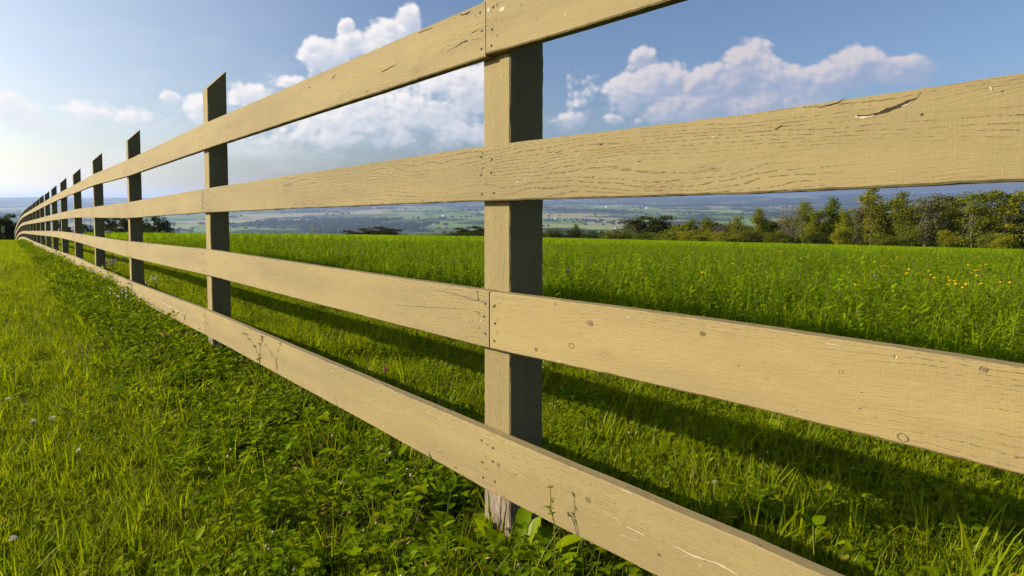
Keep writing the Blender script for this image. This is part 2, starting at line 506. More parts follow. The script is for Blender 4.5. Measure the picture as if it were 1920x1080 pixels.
def build_rail(k, n0, n1, idx):
    s0 = post_s(n0) - 0.045
    s1 = post_s(n1) - 0.045
    if k in (1, 3) and n0 == 1:
        s0 = on_fence(*((911, 50) if k == 1 else (918, 600)))[0]
    if k in (1, 3) and n1 == 1:
        s1 = on_fence(*((911, 50) if k == 1 else (918, 600)))[0]
    gap = 0.0016
    s0 += gap
    s1 -= gap
    near = s0 < 5.5
    step = 0.012 if near else 0.3
    # the part of the near boards that runs out behind the camera can be coarse
    ss = [s0]
    while ss[-1] < s1 - 1e-6:
        st = step if (ss[-1] > -1.6 and ss[-1] < 4.0) or not near else 0.08
        ss.append(min(ss[-1] + st, s1))
    ss = np.array(ss)
    seed = k * 17 + idx * 3.3
    top = TOPS[k](ss)
    w = WIDE[k](ss)
    dz = random.uniform(-0.003, 0.003) if n0 > 2 else 0.0
    if k == 1 and n1 == 1:
        dz = 0.004
    uo, vo = random.uniform(0, 40), random.uniform(0, 6)
    prof = lambda zt, zb, b, et, eb: [(RT, zb + b + eb), (RT, zt - b - et * 0.6), (RT - b, zt - et), (0.0022, zt - et * 0.3), (0.0006, zt - 0.002),
                                      (0.0006, zb + 0.002), (0.0022, zb + eb * 0.3), (RT - b, zb + eb)]
    vs, fs, fm, uvs = [], [], [], []
    P = 8
    vcoord = []
    for i, s in enumerate(ss):
        amp = 0.0016 if near else 0.003
        et = abs(rough(s, seed, amp))
        eb = abs(rough(s, seed + 9, amp * 1.3))
        wob = rough(s * 0.12, seed + 4, 0.004)
        warpo = warp_of(s, seed)
        zt, zb = top[i] + dz + wob * 0.4, top[i] - w[i] + dz + wob * 0.4
        ring = prof(zt, zb, 0.0026, et, eb)
        for (off, z) in ring:
            # never let a board sink into the post it is nailed to
            p = fpos(s, off + (abs(warpo) if off > 0.004 else 0), z)
            vs.append((p[0] - FBASE[0], p[1] - FBASE[1], p[2] - FBASE[2]))
    vv = [0.0, 0.108, 0.112, 0.134, 0.136, 0.25, 0.252, 0.28, 0.283]
    for i in range(len(ss) - 1):
        for j in range(P):
            a, b = i * P + j, i * P + (j + 1) % P
            fs.append((a, b, b + P, a + P))
            fm.append(0)
            u0, u1 = uo + ss[i], uo + ss[i + 1]
            uvs.extend([(u0, vo + vv[j]), (u0, vo + vv[j + 1]), (u1, vo + vv[j + 1]), (u1, vo + vv[j])])
    for base in (0, (len(ss) - 1) * P):
        f = [base + j for j in range(P)]
        if base:
            f = f[::-1]
        fs.append(tuple(f))
        fm.append(0)
        uvs.extend([(uo, vo)] * P)

    def inside(px):
        s, z = on_fence(*px)
        return s0 + 0.002 < s < s1 - 0.002
    for pts, ws, slot in SPLITS.get(k, []):
        if not inside(pts[len(pts) // 2]):
            continue
        dens = []
        wd = []
        for a, b, wa, wb in zip(pts[:-1], pts[1:], ws[:-1], ws[1:]):
            for t in np.linspace(0, 1, 7)[:-1]:
                jit = 0.25 * random.uniform(-1, 1)
                dens.append((a[0] + (b[0] - a[0]) * t, a[1] + (b[1] - a[1]) * t + jit))
                wd.append((wa + (wb - wa) * t) * 0.001 * random.uniform(0.55, 1.25))
        dens.append(pts[-1])
        wd.append(ws[-1] * 0.0004)
        q = [on_fence(*p) for p in dens]
        add_strip(vs, fs, fm, uvs, q, wd, slot, 0.0005 + (0.0004 if slot == 1 else 0.0), seed)
    for c, r, filled in KNOTS.get(k, []):
        if not inside(c):
            continue
        q = on_fence(*c)
        depth = 1.372 + FD[1] * q[0]
        rm = r * depth / FPX
        add_ring(vs, fs, fm, uvs, q, rm * 0.84, rm, 3, 0.0006, c[0], 1.25, seed)
        if filled:
            add_ring(vs, fs, fm, uvs, q, rm * 0.05, rm * 0.55, 3, 0.0006, c[0] + 3, 1.25, seed)
    for (cx, cy, rx, ry) in CHIPS.get(k, []):
        if rx == 0 or not inside((cx, cy)):
            continue
        q = on_fence(cx, cy)
        depth = 1.372 + FD[1] * q[0]
        add_ring(vs, fs, fm, uvs, q, 0.0001, ry * depth / FPX, 2, 0.0006, cx, rx / ry * 1.2, seed)
    me = mesh('rail', vs, fs, [M_WOOD, M_DARK, M_PALE, M_RING], False, fm, uvs)
    gr = {1: 0.45, 2: 1.0, 3: 0.5, 4: 0.40}[k] if n0 < 2 else random.uniform(0.3, 0.8)
    me.attributes.new('grain', 'FLOAT', 'POINT').data.foreach_set('value', np.full(len(vs), gr, np.float32))
    me.attributes.new('tone', 'FLOAT', 'POINT').data.foreach_set('value', np.full(len(vs), random.random(), np.float32))
    o = obj('rail', me, fence)
    # nail heads at the posts
    for n in range(n0, n1 + 1):
        if not (1 <= n <= 3):
            continue
        sp = post_s(n)
        places = []
        if n == n0:
            places = [s0 + 0.018]
        elif n == n1:
            places = [s1 - 0.018]
        else:
            places = [sp - 0.028, sp - 0.066]
        for ps in places:
            for fr in (0.22, 0.52, 0.80):
                p = float(TOPS[k](ps)) - fr * float(WIDE[k](ps)) + dz
                q = fpos(ps + random.uniform(-0.007, 0.007), RT + warp_of(ps, seed) + 0.0002, p + random.uniform(-0.009, 0.009))
                nl = obj('nail', NAIL, o, (q[0] - FBASE[0], q[1] - FBASE[1], q[2] - FBASE[2]))
                nl.rotation_euler = (0, 0, NROT)
    return o


NPOST = 27
for k in (1, 2, 3, 4):
    n = -1 if k in (1, 3) else 0
    i = 0
    while n < NPOST:
        build_rail(k, n, n + 2, i)
        n += 2
        i += 1


def build_post(n):
    s1 = post_s(n)
    w = 0.089 * random.uniform(0.985, 1.015)
    x, y = P1 + FD * s1
    zb = gz(x, y) - 0.20
    zf = float(TOPS[1](s1)) + (0.178 if n == 2 else random.uniform(0.145, 0.18))
    rise = 0.092
    near = n <= 3
    hs = [zb]
    st = 0.012 if near else 0.12
    while hs[-1] < zf - 1e-6:
        hs.append(min(hs[-1] + st, zf))
    lean = random.uniform(-0.006, 0.006) if n not in (1, 2) else 0.0
    uo, vo = random.uniform(0, 30), random.uniform(0, 5)
    b = 0.0025
    prof = [(0 + b, 0), (w - b, 0), (w, -b), (w, -w + b), (w - b, -w), (b, -w), (0, -w + b), (0, -b)]
    P = len(prof)
    vs, fs, uvs, wear = [], [], [], []
    g0 = gz(x, y)
    for i, z in enumerate(hs):
        t = (z - zb) / (zf - zb)
        for j, (a, off) in enumerate(prof):
            e = rough(z, n * 7 + j * 2.7, 0.0016 if near else 0.001)
            zz = z
            if i == len(hs) - 1:
                zz = zf + rise * (-off / w)
            aa = a + (e if a > w / 2 else -e) + lean * (z - g0)
            oo = off if off > -0.01 else off - abs(e)
            p = fpos(s1 - w + aa, oo, zz)
            vs.append((p[0] - FBASE[0], p[1] - FBASE[1], p[2] - FBASE[2]))
            wear.append(float(1.05 - smooth(0.115, 0.20, z - g0) * 1.15))
    per = [0]
    for j in range(P):
        a, c = prof[j], prof[(j + 1) % P]
        per.append(per[-1] + math.hypot(a[0] - c[0], a[1] - c[1]))
    for i in range(len(hs) - 1):
        for j in range(P):
            a, c = i * P + j, i * P + (j + 1) % P
            fs.append((a, c, c + P, a + P))
            u0, u1 = uo + hs[i], uo + hs[i + 1]
            uvs.extend([(u0, vo + per[j]), (u0, vo + per[j + 1]), (u1, vo + per[j + 1]), (u1, vo + per[j])])
    top = [(len(hs) - 1) * P + j for j in range(P)]
    fs.append(tuple(top))
    uvs.extend([(uo + prof[j][0], vo - prof[j][1]) for j in range(P)])
    me = mesh('post', vs, fs, [M_POST], False, None, uvs)
    at = me.attributes.new('wear', 'FLOAT', 'POINT')
    at.data.foreach_set('value', np.asarray(wear, np.float32))
    me.attributes.new('grain', 'FLOAT', 'POINT').data.foreach_set('value', np.full(len(vs), 0.5, np.float32))
    return obj('post', me, fence)


for n in range(-1, NPOST + 1):
    build_post(n)


# ------------------------------------------------------------------ ground, valley, hills
def ground_material():
    m, g, out = material('soil_and_thatch')
    pos = g.n('ShaderNodeNewGeometry').outputs['Position']
    n1 = g.noise(pos, 14.0, 4.0, 0.65)
    n2 = g.noise(pos, 0.35, 3.0, 0.6)
    col = g.mix(g.ss(0.3, 0.7, n1), (0.030, 0.040, 0.010), (0.075, 0.085, 0.022))
    col = g.mix(g.m('MULTIPLY', g.ss(0.55, 0.75, g.noise(pos, 40.0, 3.0, 0.6)), 0.5), col, (0.13, 0.095, 0.05))
    far = g.mix(g.ss(0.3, 0.7, n2), (0.055, 0.095, 0.012), (0.085, 0.12, 0.02))
    d = g.n('ShaderNodeVectorMath', {0: pos}, operation='LENGTH').outputs['Value']
    col = g.mix(g.ss(10.0, 40.0, d), col, far)
    bump = g.n('ShaderNodeBump', {'Height': n1, 'Strength': 0.6, 'Distance': 0.02})
    bs = g.n('ShaderNodeBsdfPrincipled', {'Base Color': col, 'Roughness': 0.95, 'Specular IOR Level': 0.1, 'Normal': bump.outputs[0]})
    g.nt.links.new(bs.outputs[0], out.inputs[0])
    return m


def valley_material():
    m, g, out = material('valley_fields')
    pos = g.n('ShaderNodeNewGeometry').outputs['Position']
    sp = g.n('ShaderNodeSeparateXYZ', {0: pos})
    x, y = sp.outputs[0], sp.outputs[1]
    wob = g.n('ShaderNodeTexNoise', {'Vector': pos, 'Scale': 0.0012, 'Detail': 2.0}).outputs[0]
    wx = g.m('ADD', g.m('MULTIPLY', x, 1 / 640.0), g.m('MULTIPLY', wob, 1.5))
    wy = g.m('ADD', g.m('MULTIPLY', y, 1 / 980.0), g.m('MULTIPLY', wob, 1.2))
    vor = g.n('ShaderNodeTexVoronoi', {'Vector': g.xyz(wx, wy), 'Scale': 1.0, 'Randomness': 0.85}, voronoi_dimensions='2D', distance='CHEBYCHEV')
    c = g.n('ShaderNodeSeparateColor', {0: vor.outputs['Color']})
    ramp = g.n('ShaderNodeValToRGB', {0: c.outputs[0]})
    el = ramp.color_ramp.elements
    pal = [(0.0, (0.14, 0.21, 0.045)), (0.2, (0.23, 0.27, 0.08)), (0.36, (0.08, 0.12, 0.035)), (0.50, (0.27, 0.25, 0.13)), (0.62, (0.19, 0.25, 0.06)),
           (0.78, (0.30, 0.27, 0.15)), (0.88, (0.11, 0.17, 0.045))]
    el[0].position, el[0].color = pal[0][0], (*pal[0][1], 1)
    el[1].position, el[1].color = pal[1][0], (*pal[1][1], 1)
    for p, cc in pal[2:]:
        e = el.new(p)
        e.color = (*cc, 1)
    ramp.color_ramp.interpolation = 'CONSTANT'
    col = ramp.outputs[0]
    edge = g.n('ShaderNodeTexVoronoi', {'Vector': g.xyz(wx, wy), 'Scale': 1.0, 'Randomness': 0.85}, voronoi_dimensions='2D', feature='DISTANCE_TO_EDGE').outputs['Distance']
    col = g.mix(g.ss(0.035, 0.02, edge), col, (0.030, 0.045, 0.016))
    wood = g.noise(g.xyz(g.m('MULTIPLY', x, 1 / 900.0), g.m('MULTIPLY', y, 1 / 1300.0)), 1.0, 4.0, 0.6)
    dist = g.n('ShaderNodeVectorMath', {0: pos}, operation='LENGTH').outputs['Value']
    thr = g.m('SUBTRACT', 0.53, g.m('MULTIPLY', g.ss(7000, 12000, dist), 0.10))
    wf = g.ss(0.0, 0.02, g.m('SUBTRACT', wood, thr))
    col = g.mix(wf, col, (0.028, 0.045, 0.016))
    near = g.mix(g.noise(pos, 0.02, 3.0), (0.04, 0.06, 0.018), (0.08, 0.11, 0.03))
    col = g.mix(g.ss(900, 1600, dist), near, col)
    bs = g.n('ShaderNodeBsdfDiffuse', {'Color': col})
    g.nt.links.new(bs.outputs[0], out.inputs[0])
    return m


M_GROUND = ground_material()
M_VALLEY = valley_material()


def terrain():
    az = np.radians(np.concatenate([np.arange(-60, 60.01, 0.4), np.arange(64, 300, 4.0)]))
    nr = 560
    rad = np.exp(np.linspace(math.log(0.25), math.log(23500), nr))
    A, R = np.meshgrid(az, rad)
    X, Y = R * np.sin(A), R * np.cos(A)
    Z = ground_z(X, Y)
    na = len(az)

    def sheet(name, i0, i1, mat, cap):
        vs = np.stack([X[i0:i1 + 1].ravel(), Y[i0:i1 + 1].ravel(), Z[i0:i1 + 1].ravel()], 1)
        fs = []
        for i in range(i1 - i0):
            for j in range(na):
                k = (j + 1) % na
                fs.append((i * na + j, i * na + k, (i + 1) * na + k, (i + 1) * na + j))
        if cap:
            fs.append(tuple(range(na))[::-1])
        me = mesh(name, vs, fs, [mat], True)
        o = obj(name, me)
        return tag(o, kind='structure')
    a = int(np.searchsorted(rad, 160))
    b = int(np.searchsorted(rad, 10500))
    tag(sheet('ground', 0, a, M_GROUND, True), 'grassy hilltop ground under lawn and meadow', 'ground')
    tag(sheet('valley', a, b, M_VALLEY, False), 'wide hazy farm valley with patchwork fields below the hill', 'valley')
    tag(sheet('hills', b, nr - 1, M_VALLEY, False), 'blue hazy ridges on the horizon beyond the valley', 'hills')


terrain()


# ------------------------------------------------------------------ blades, leaves
class Buf:
    def __init__(self):
        self.v, self.f, self.uv, self.fm = [], [], [], []

    def blade(self, base, az, length, width, lean, curl, seg=3, slot=0, droop=0.0):
        """tapering bent strip"""
        ca, sa = math.cos(az), math.sin(az)
        p = np.array(base, float)
        b = len(self.v)
        ang = lean
        side = np.array([-sa, ca, 0])
        tw = random.uniform(-0.6, 0.6)
        for i in range(seg + 1):
            t = i / seg
            w = width * (1 - t ** 1.6) * 0.5 + 0.0001
            sd = side * math.cos(tw * t) + np.array([ca, sa, 0]) * math.sin(tw * t)
            if i < seg:
                self.v.append(p - sd * w)
                self.v.append(p + sd * w)
                d = np.array([ca * math.sin(ang), sa * math.sin(ang), math.cos(ang)])
                p = p + d * (length / seg)
                ang += curl / seg
            else:
                self.v.append(p.copy())
        for i in range(seg - 1):
            q = b + 2 * i
            self.f.append((q, q + 1, q + 3, q + 2))
            self.fm.append(slot)
            t0, t1 = i / seg, (i + 1) / seg
            self.uv.extend([(0, t0), (1, t0), (1, t1), (0, t1)])
        q = b + 2 * (seg - 1)
        self.f.append((q, q + 1, q + 2))
        self.fm.append(slot)
        self.uv.extend([(0, (seg - 1) / seg), (1, (seg - 1) / seg), (0.5, 1)])

    def leaf(self, base, d, up, length, width, fold=0.25, slot=0, cup=0.15, shape=(0.0, 0.62, 1.0, 0.72, 0.0)):
        """oval leaf folded along its midrib, grown from base along d"""
        d = np.array(d, float)
        d /= np.linalg.norm(d)
        up = np.array(up, float)
        s = np.cross(d, up)
        if np.linalg.norm(s) < 1e-6:
            s = np.array([1.0, 0, 0])
        s /= np.linalg.norm(s)
        nn = np.cross(s, d)
        b = len(self.v)
        n = len(shape)
        p0 = np.array(base, float)
        for i, w in enumerate(shape):
            t = i / (n - 1)
            c = p0 + d * length * t - nn * cup * length * t * t
            ww = w * width * 0.5
            self.v.append(c - s * ww + nn * fold * ww)
            self.v.append(c)
            self.v.append(c + s * ww + nn * fold * ww)
        for i in range(n - 1):
            q = b + 3 * i
            for k in (0, 1):
                self.f.append((q + k, q + k + 1, q + k + 4, q + k + 3))
                self.fm.append(slot)
                t0, t1 = i / (n - 1) * 0.7, (i + 1) / (n - 1) * 0.7
                self.uv.extend([(0, t0), (1, t0), (1, t1), (0, t1)])

    def stem(self, pts, r, slot=0, sides=4, r1=None):
        b = len(self.v)
        r1 = r if r1 is None else r1
        n = len(pts)
        for i, p in enumerate(pts):
            p = np.array(p, float)
            rr = r + (r1 - r) * i / max(n - 1, 1)
            t = np.array(pts[min(i + 1, n - 1)], float) - np.array(pts[max(i - 1, 0)], float)
            t /= (np.linalg.norm(t) or 1)
            a = np.cross(t, [0.3, 0.9, 0.1])
            a /= (np.linalg.norm(a) or 1)
            c = np.cross(t, a)
            for k in range(sides):
                ph = 2 * math.pi * k / sides
                self.v.append(p + (a * math.cos(ph) + c * math.sin(ph)) * rr)
        for i in range(n - 1):
            for k in range(sides):
                k2 = (k + 1) % sides
                self.f.append((b + i * sides + k, b + i * sides + k2, b + (i + 1) * sides + k2, b + (i + 1) * sides + k))
                self.fm.append(slot)
                self.uv.extend([(0, 0.2)] * 4)

    def blob(self, c, rx, rz, slot=0, n=7, m=4, jag=0.2):
        b = len(self.v)
        c = np.array(c, float)
        for i in range(m + 1):
            th = math.pi * i / m
            for k in range(n):
                ph = 2 * math.pi * k / n
                j = 1 + random.uniform(-jag, jag)
                self.v.append(c + np.array([rx * j * math.sin(th) * math.cos(ph), rx * j * math.sin(th) * math.sin(ph), rz * math.cos(th)]))
        for i in range(m):
            for k in range(n):
                k2 = (k + 1) % n
                self.f.append((b + i * n + k, b + (i + 1) * n + k, b + (i + 1) * n + k2, b + i * n + k2))
                self.fm.append(slot)
                self.uv.extend([(0, 0.3)] * 4)

    def mesh(self, name, mats, smoothf=True):
        return mesh(name, self.v, self.f, mats, smoothf, self.fm, self.uv)


M_LAWN = leaf_material('lawn_blade', (0.124, 0.178, 0.0008), (0.240, 0.282, 0.0015), 0.48, tip=(0.28, 0.25, 0.03), spec=0.15, rough=0.42)
M_MEADOW = leaf_material('meadow_blade', (0.122, 0.214, 0.001), (0.252, 0.336, 0.002), 0.48, tip=(0.22, 0.23, 0.02), spec=0.12, rough=0.45)
M_WEED = leaf_material('weed_leaf', (0.098, 0.168, 0.002), (0.220, 0.280, 0.005), 0.46, spec=0.10, rough=0.38, noise_scale=9.0)
M_STEM = leaf_material('weed_stem', (0.06, 0.10, 0.006), (0.12, 0.13, 0.015), 0.15)
M_WHITE = leaf_material('white_petal', (0.66, 0.64, 0.58), (0.78, 0.76, 0.70), 0.3, tcol=(1.0, 1.0, 0.95))
M_YELLOW = leaf_material('yellow_petal', (0.70, 0.46, 0.010), (0.80, 0.60, 0.02), 0.3, tcol=(1.1, 1.0, 0.5))
M_PINK = leaf_material('pink_floret', (0.42, 0.06, 0.22), (0.52, 0.12, 0.30), 0.3, tcol=(1.1, 0.9, 1.0))
M_PURPLE = leaf_material('purple_floret', (0.28, 0.16, 0.36), (0.36, 0.22, 0.42), 0.3, tcol=(1.0, 0.9, 1.1))
M_BROWNLEAF = leaf_material('dry_leaf', (0.34, 0.17, 0.08), (0.48, 0.30, 0.16), 0.25, tcol=(1.1, 0.9, 0.7))

M_DRYHEAD = leaf_material('seed_head', (0.36, 0.30, 0.20), (0.52, 0.46, 0.34), 0.25, tcol=(1.1, 1.0, 0.8))


def source_collection(name):
    return bpy.data.collections.new(name)


def tuft(nb, rad, hmin, hmax, wmin, wmax, lean, curl, seg=3, seed=0, extra=None):
    random.seed(seed)
    b = Buf()
    for _ in range(nb):
        a = random.uniform(0, 2 * math.pi)
        r = rad * math.sqrt(random.random())
        h = random.uniform(hmin, hmax)
        b.blade((r * math.cos(a), r * math.sin(a), -0.005), random.uniform(0, 2 * math.pi), h, random.uniform(wmin, wmax),
                abs(random.gauss(0, lean)), random.gauss(curl, 0.45), seg)
    if extra:
        extra(b)
    return b


def clover(b, n, rad, hmin, hmax, size):
    for _ in range(n):
        a = random.uniform(0, 2 * math.pi)
        r = rad * math.sqrt(random.random())
        base = np.array([r * math.cos(a), r * math.sin(a), 0])
        h = random.uniform(hmin, hmax)
        tip = base + np.array([random.gauss(0, 0.25) * h, random.gauss(0, 0.25) * h, h])
        b.stem([base, (base + tip) / 2 + np.array([0, 0, 0.1 * h]), tip], 0.0009, 1, 3)
        ph = random.uniform(0, 6.28)
        tilt = random.uniform(-0.35, 0.5)
        s = size * random.uniform(0.7, 1.3)
        for k in range(3):
            q = ph + k * 2.094
            d = (math.cos(q), math.sin(q), tilt + random.uniform(-0.25, 0.25))
            b.leaf(tip, d, (0, 0, 1), s, s * 0.82, 0.2, 0, 0.1, (0.25, 0.85, 1.0, 0.8, 0.2))


def leafy_stems(b, n, rad, hmin, hmax, size):
    """upright stems with pairs of pointed leaves"""
    for _ in range(n):
        a = random.uniform(0, 2 * math.pi)
        r = rad * math.sqrt(random.random())
        p = np.array([r * math.cos(a), r * math.sin(a), 0.0])
        h = random.uniform(hmin, hmax)
        dr = np.array([random.gauss(0, 0.35), random.gauss(0, 0.35), 1.0])
        dr /= np.linalg.norm(dr)
        pts = [p + dr * h * t + np.array([0, 0, -0.15 * h * t * t]) for t in np.linspace(0, 1, 5)]
        b.stem(pts, 0.0016, 1, 4, 0.0007)
        nl = random.randint(6, 11)
        for i in range(nl):
            t = 0.15 + 0.85 * i / nl
            q = p + dr * h * t + np.array([0, 0, -0.15 * h * t * t])
            ph = i * 2.4 + random.uniform(-0.4, 0.4)
            s = size * random.uniform(0.6, 1.2) * (1.15 - 0.5 * t)
            b.leaf(q, (math.cos(ph), math.sin(ph), random.uniform(0.1, 0.9)), (0, 0, 1), s, s * random.uniform(0.32, 0.5), 0.3, 0, random.uniform(0, 0.4))


def rosette(b, n, lmin, lmax, wf, rise=(0.2, 0.9), slot=0, toothed=False):
    ph0 = random.uniform(0, 6.28)
    for i in range(n):
        ph = ph0 + i * 2.399 + random.uniform(-0.25, 0.25)
        L = random.uniform(lmin, lmax)
        shp = (0.12, 0.35, 0.25, 0.6, 0.42, 0.85, 0.65, 1.0, 0.85, 0.0) if toothed else (0.1, 0.2, 0.55, 0.95, 1.0, 0.65, 0.0)
        b.leaf((0.006 * math.cos(ph), 0.006 * math.sin(ph), 0.0), (math.cos(ph), math.sin(ph), random.uniform(*rise)), (0, 0, 1), L, L * wf, 0.25, slot,
               random.uniform(0.1, 0.45), shp)


LAWN_C = source_collection('lawn_sources')
idx_names = []


def src(coll, name, buf, mats):
    o = bpy.data.objects.new(name, buf.mesh(name, mats))
    coll.objects.link(o)
    return o


for i in range(5):
    src(LAWN_C, 'lawn_tuft_%d' % i, tuft(16, 0.035, 0.030, 0.075, 0.0018, 0.0034, 0.55, 0.7, 3, 100 + i), [M_LAWN])          # 0-4 short
for i in range(3):
    def ex(b):
        clover(b, 3, 0.04, 0.025, 0.06, 0.013)
    src(LAWN_C, 'lawn_tuft_%d' % (5 + i), tuft(8, 0.035, 0.03, 0.06, 0.0018, 0.003, 0.5, 0.6, 3, 120 + i, ex), [M_LAWN, M_STEM])   # 5-7 with clover
src(LAWN_C, 'lawn_tuft_8', tuft(9, 0.02, 0.09, 0.16, 0.003, 0.0052, 0.35, 0.7, 4, 131), [M_LAWN])                             # 8 long blades
src(LAWN_C, 'lawn_tuft_9', tuft(6, 0.03, 0.08, 0.14, 0.001, 0.002, 0.6, 0.3, 3, 132), [M_LAWN])
PATCH_C = source_collection('lawn_patch_sources')
for i in range(4):
    src(PATCH_C, 'lawn_patch_%d' % i, tuft(260, 0.30, 0.03, 0.085, 0.005, 0.009, 0.5, 0.6, 2, 140 + i), [M_LAWN])
MEAD_C = source_collection('meadow_sources')


def mixed_hay(b, n, rad, h0, h1, lmin, lmax, wmin, wmax, seg):
    """blades and side leaves springing from all heights of the sward, so the top reads as a tangle"""
    for _ in range(n):
        a = random.uniform(0, 2 * math.pi)
        r = rad * math.sqrt(random.random())
        z = random.uniform(h0, h1)
        b.blade((r * math.cos(a), r * math.sin(a), z), random.uniform(0, 2 * math.pi), random.uniform(lmin, lmax), random.uniform(wmin, wmax),
                abs(random.gauss(0.5, 0.4)), random.gauss(1.1, 0.8), seg)


def alfalfa(b, n, rad, hmin, hmax, size):
    for _ in range(n):
        a = random.uniform(0, 2 * math.pi)
        r = rad * math.sqrt(random.random())
        p = np.array([r * math.cos(a), r * math.sin(a), 0.0])
        h = random.uniform(hmin, hmax)
        dr = np.array([random.gauss(0, 0.25), random.gauss(0, 0.25), 1.0])
        b.stem([p, p + dr * h * 0.5, p + dr * h], 0.0016, 1, 3, 0.0008)
        for i in range(random.randint(8, 13)):
            t = 0.35 + 0.65 * i / 12
            q = p + dr * h * min(t, 1.0)
            ph = random.uniform(0, 6.28)
            for k in (-0.5, 0.0, 0.5):
                b.leaf(q, (math.cos(ph + k), math.sin(ph + k), random.uniform(0.0, 1.0)), (0, 0, 1), size * random.uniform(0.7, 1.2), size * 0.42, 0.2, 0, 0.2)


for i in range(4):
    def ex2(b):
        mixed_hay(b, 34, 0.13, 0.10, 0.30, 0.10, 0.24, 0.003, 0.006, 4)
        alfalfa(b, 2 if i < 2 else 5, 0.12, 0.28, 0.46, 0.028)
    src(MEAD_C, 'meadow_clump_%d' % i, tuft(22, 0.13, 0.22, 0.48, 0.003, 0.006, 0.5, 1.5, 5, 160 + i, ex2), [M_MEADOW, M_STEM])
for i in range(2):
    def ex3(b):
        alfalfa(b, 9, 0.13, 0.26, 0.48, 0.03)
        mixed_hay(b, 14, 0.13, 0.10, 0.28, 0.10, 0.22, 0.003, 0.006, 4)
    src(MEAD_C, 'meadow_clump_%d' % (4 + i), tuft(8, 0.12, 0.25, 0.5, 0.003, 0.006, 0.4, 1.6, 5, 170 + i, ex3), [M_MEADOW, M_STEM])
MPATCH_C = source_collection('meadow_patch_sources')
for i in range(4):
    def ex4(b):
        mixed_hay(b, 260, 0.55, 0.12, 0.36, 0.07, 0.18, 0.010, 0.022, 3)
    src(MPATCH_C, 'meadow_patch_%d' % i, tuft(70, 0.55, 0.20, 0.46, 0.010, 0.020, 0.5, 1.4, 3, 180 + i, ex4), [M_MEADOW])
WEED_C = source_collection('weed_sources')
random.seed(5)
for i in range(3):
    b = Buf()
    clover(b, 11, 0.06, 0.04, 0.12, 0.020)
    src(WEED_C, 'weed_%d' % i, b, [M_WEED, M_STEM])                  # 0-2 clover
for i in range(3):
    b = Buf()
    leafy_stems(b, 4, 0.04, 0.10, 0.22, 0.045)
    src(WEED_C, 'weed_%d' % (3 + i), b, [M_WEED, M_STEM])            # 3-5 leafy stems
for i in range(2):
    b = Buf()
    rosette(b, 9, 0.06, 0.13, 0.30, (0.3, 1.3))
    src(WEED_C, 'weed_%d' % (6 + i), b, [M_WEED, M_STEM])            # 6-7 plantain
b = Buf()
rosette(b, 8, 0.09, 0.15, 0.26, (0.3, 1.2), 0, True)
src(WEED_C, 'weed_8', b, [M_WEED, M_STEM])                            # 8 dandelion
src(WEED_C, 'weed_9', tuft(12, 0.04, 0.08, 0.22, 0.002, 0.0045, 0.45, 0.9, 4, 199), [M_LAWN])


b = Buf()
for _ in range(6):
    a = random.uniform(0, 6.28)
    r = 0.05 * random.random()
    b.leaf((r * math.cos(a), r * math.sin(a), random.uniform(0.01, 0.07)), (math.cos(a * 3), math.sin(a * 3), random.uniform(-0.3, 0.8)), (0, 0, 1),
           random.uniform(0.012, 0.03), random.uniform(0.004, 0.010), 0.3, 0, random.uniform(-0.3, 0.5))
for _ in range(5):
    b.blade((random.gauss(0, 0.03), random.gauss(0, 0.03), 0.01), random.uniform(0, 6.28), random.uniform(0.05, 0.14), 0.0022, random.uniform(0.6, 1.4), 0.4, 3, 0)
src(WEED_C, 'weed_a_litter', b, [M_BROWNLEAF])
b = Buf()
for _ in range(4):
    p0 = np.array([random.gauss(0, 0.03), random.gauss(0, 0.03), 0.0])
    p1 = p0 + np.array([random.gauss(0, 0.02), random.gauss(0, 0.02), random.uniform(0.06, 0.12)])
    b.stem([p0, p1], 0.0008, 1, 3)
    b.blob(p1, 0.0045, 0.006, 0, 6, 3, 0.35)
src(WEED_C, 'weed_b_seedhead', b, [M_DRYHEAD, M_STEM])


def scatter(name, coll, pts, scl, idx, tilt, label, cat):
    n = len(pts)
    me = bpy.data.meshes.new(name)
    me.vertices.add(n)
    me.vertices.foreach_set('co', np.asarray(pts, np.float32).ravel())
    rot = np.stack([rng.normal(0, tilt, n), rng.normal(0, tilt, n), rng.uniform(0, 6.283, n)], 1)
    me.attributes.new('rot', 'FLOAT_VECTOR', 'POINT').data.foreach_set('vector', rot.astype(np.float32).ravel())
    me.attributes.new('scl', 'FLOAT', 'POINT').data.foreach_set('value', np.asarray(scl, np.float32))
    me.attributes.new('pick', 'INT', 'POINT').data.foreach_set('value', np.asarray(idx, np.int32))
    o = obj(name, me)
    tag(o, label, cat, kind='stuff')
    ng = bpy.data.node_groups.new(name + '_scatter', 'GeometryNodeTree')
    ng.interface.new_socket('Geometry', in_out='INPUT', socket_type='NodeSocketGeometry')
    ng.interface.new_socket('Geometry', in_out='OUTPUT', socket_type='NodeSocketGeometry')
    g = G(ng)
    gi = g.n('NodeGroupInput')
    go = g.n('NodeGroupOutput')
    ci = g.n('GeometryNodeCollectionInfo', {'Collection': coll, 'Separate Children': True, 'Reset Children': True})

    def attr(nm, dt):
        a = g.n('GeometryNodeInputNamedAttribute', data_type=dt)
        a.inputs['Name'].default_value = nm
        return a.outputs['Attribute']
    ip = g.n('GeometryNodeInstanceOnPoints', {'Points': gi.outputs[0], 'Instance': ci.outputs[0], 'Pick Instance': True,
                                              'Instance Index': attr('pick', 'INT'), 'Rotation': attr('rot', 'FLOAT_VECTOR'),
                                              'Scale': attr('scl', 'FLOAT')})
    ng.links.new(ip.outputs[0], go.inputs[0])
    md = o.modifiers.new('scatter', 'NODES')
    md.node_group = ng
    return o


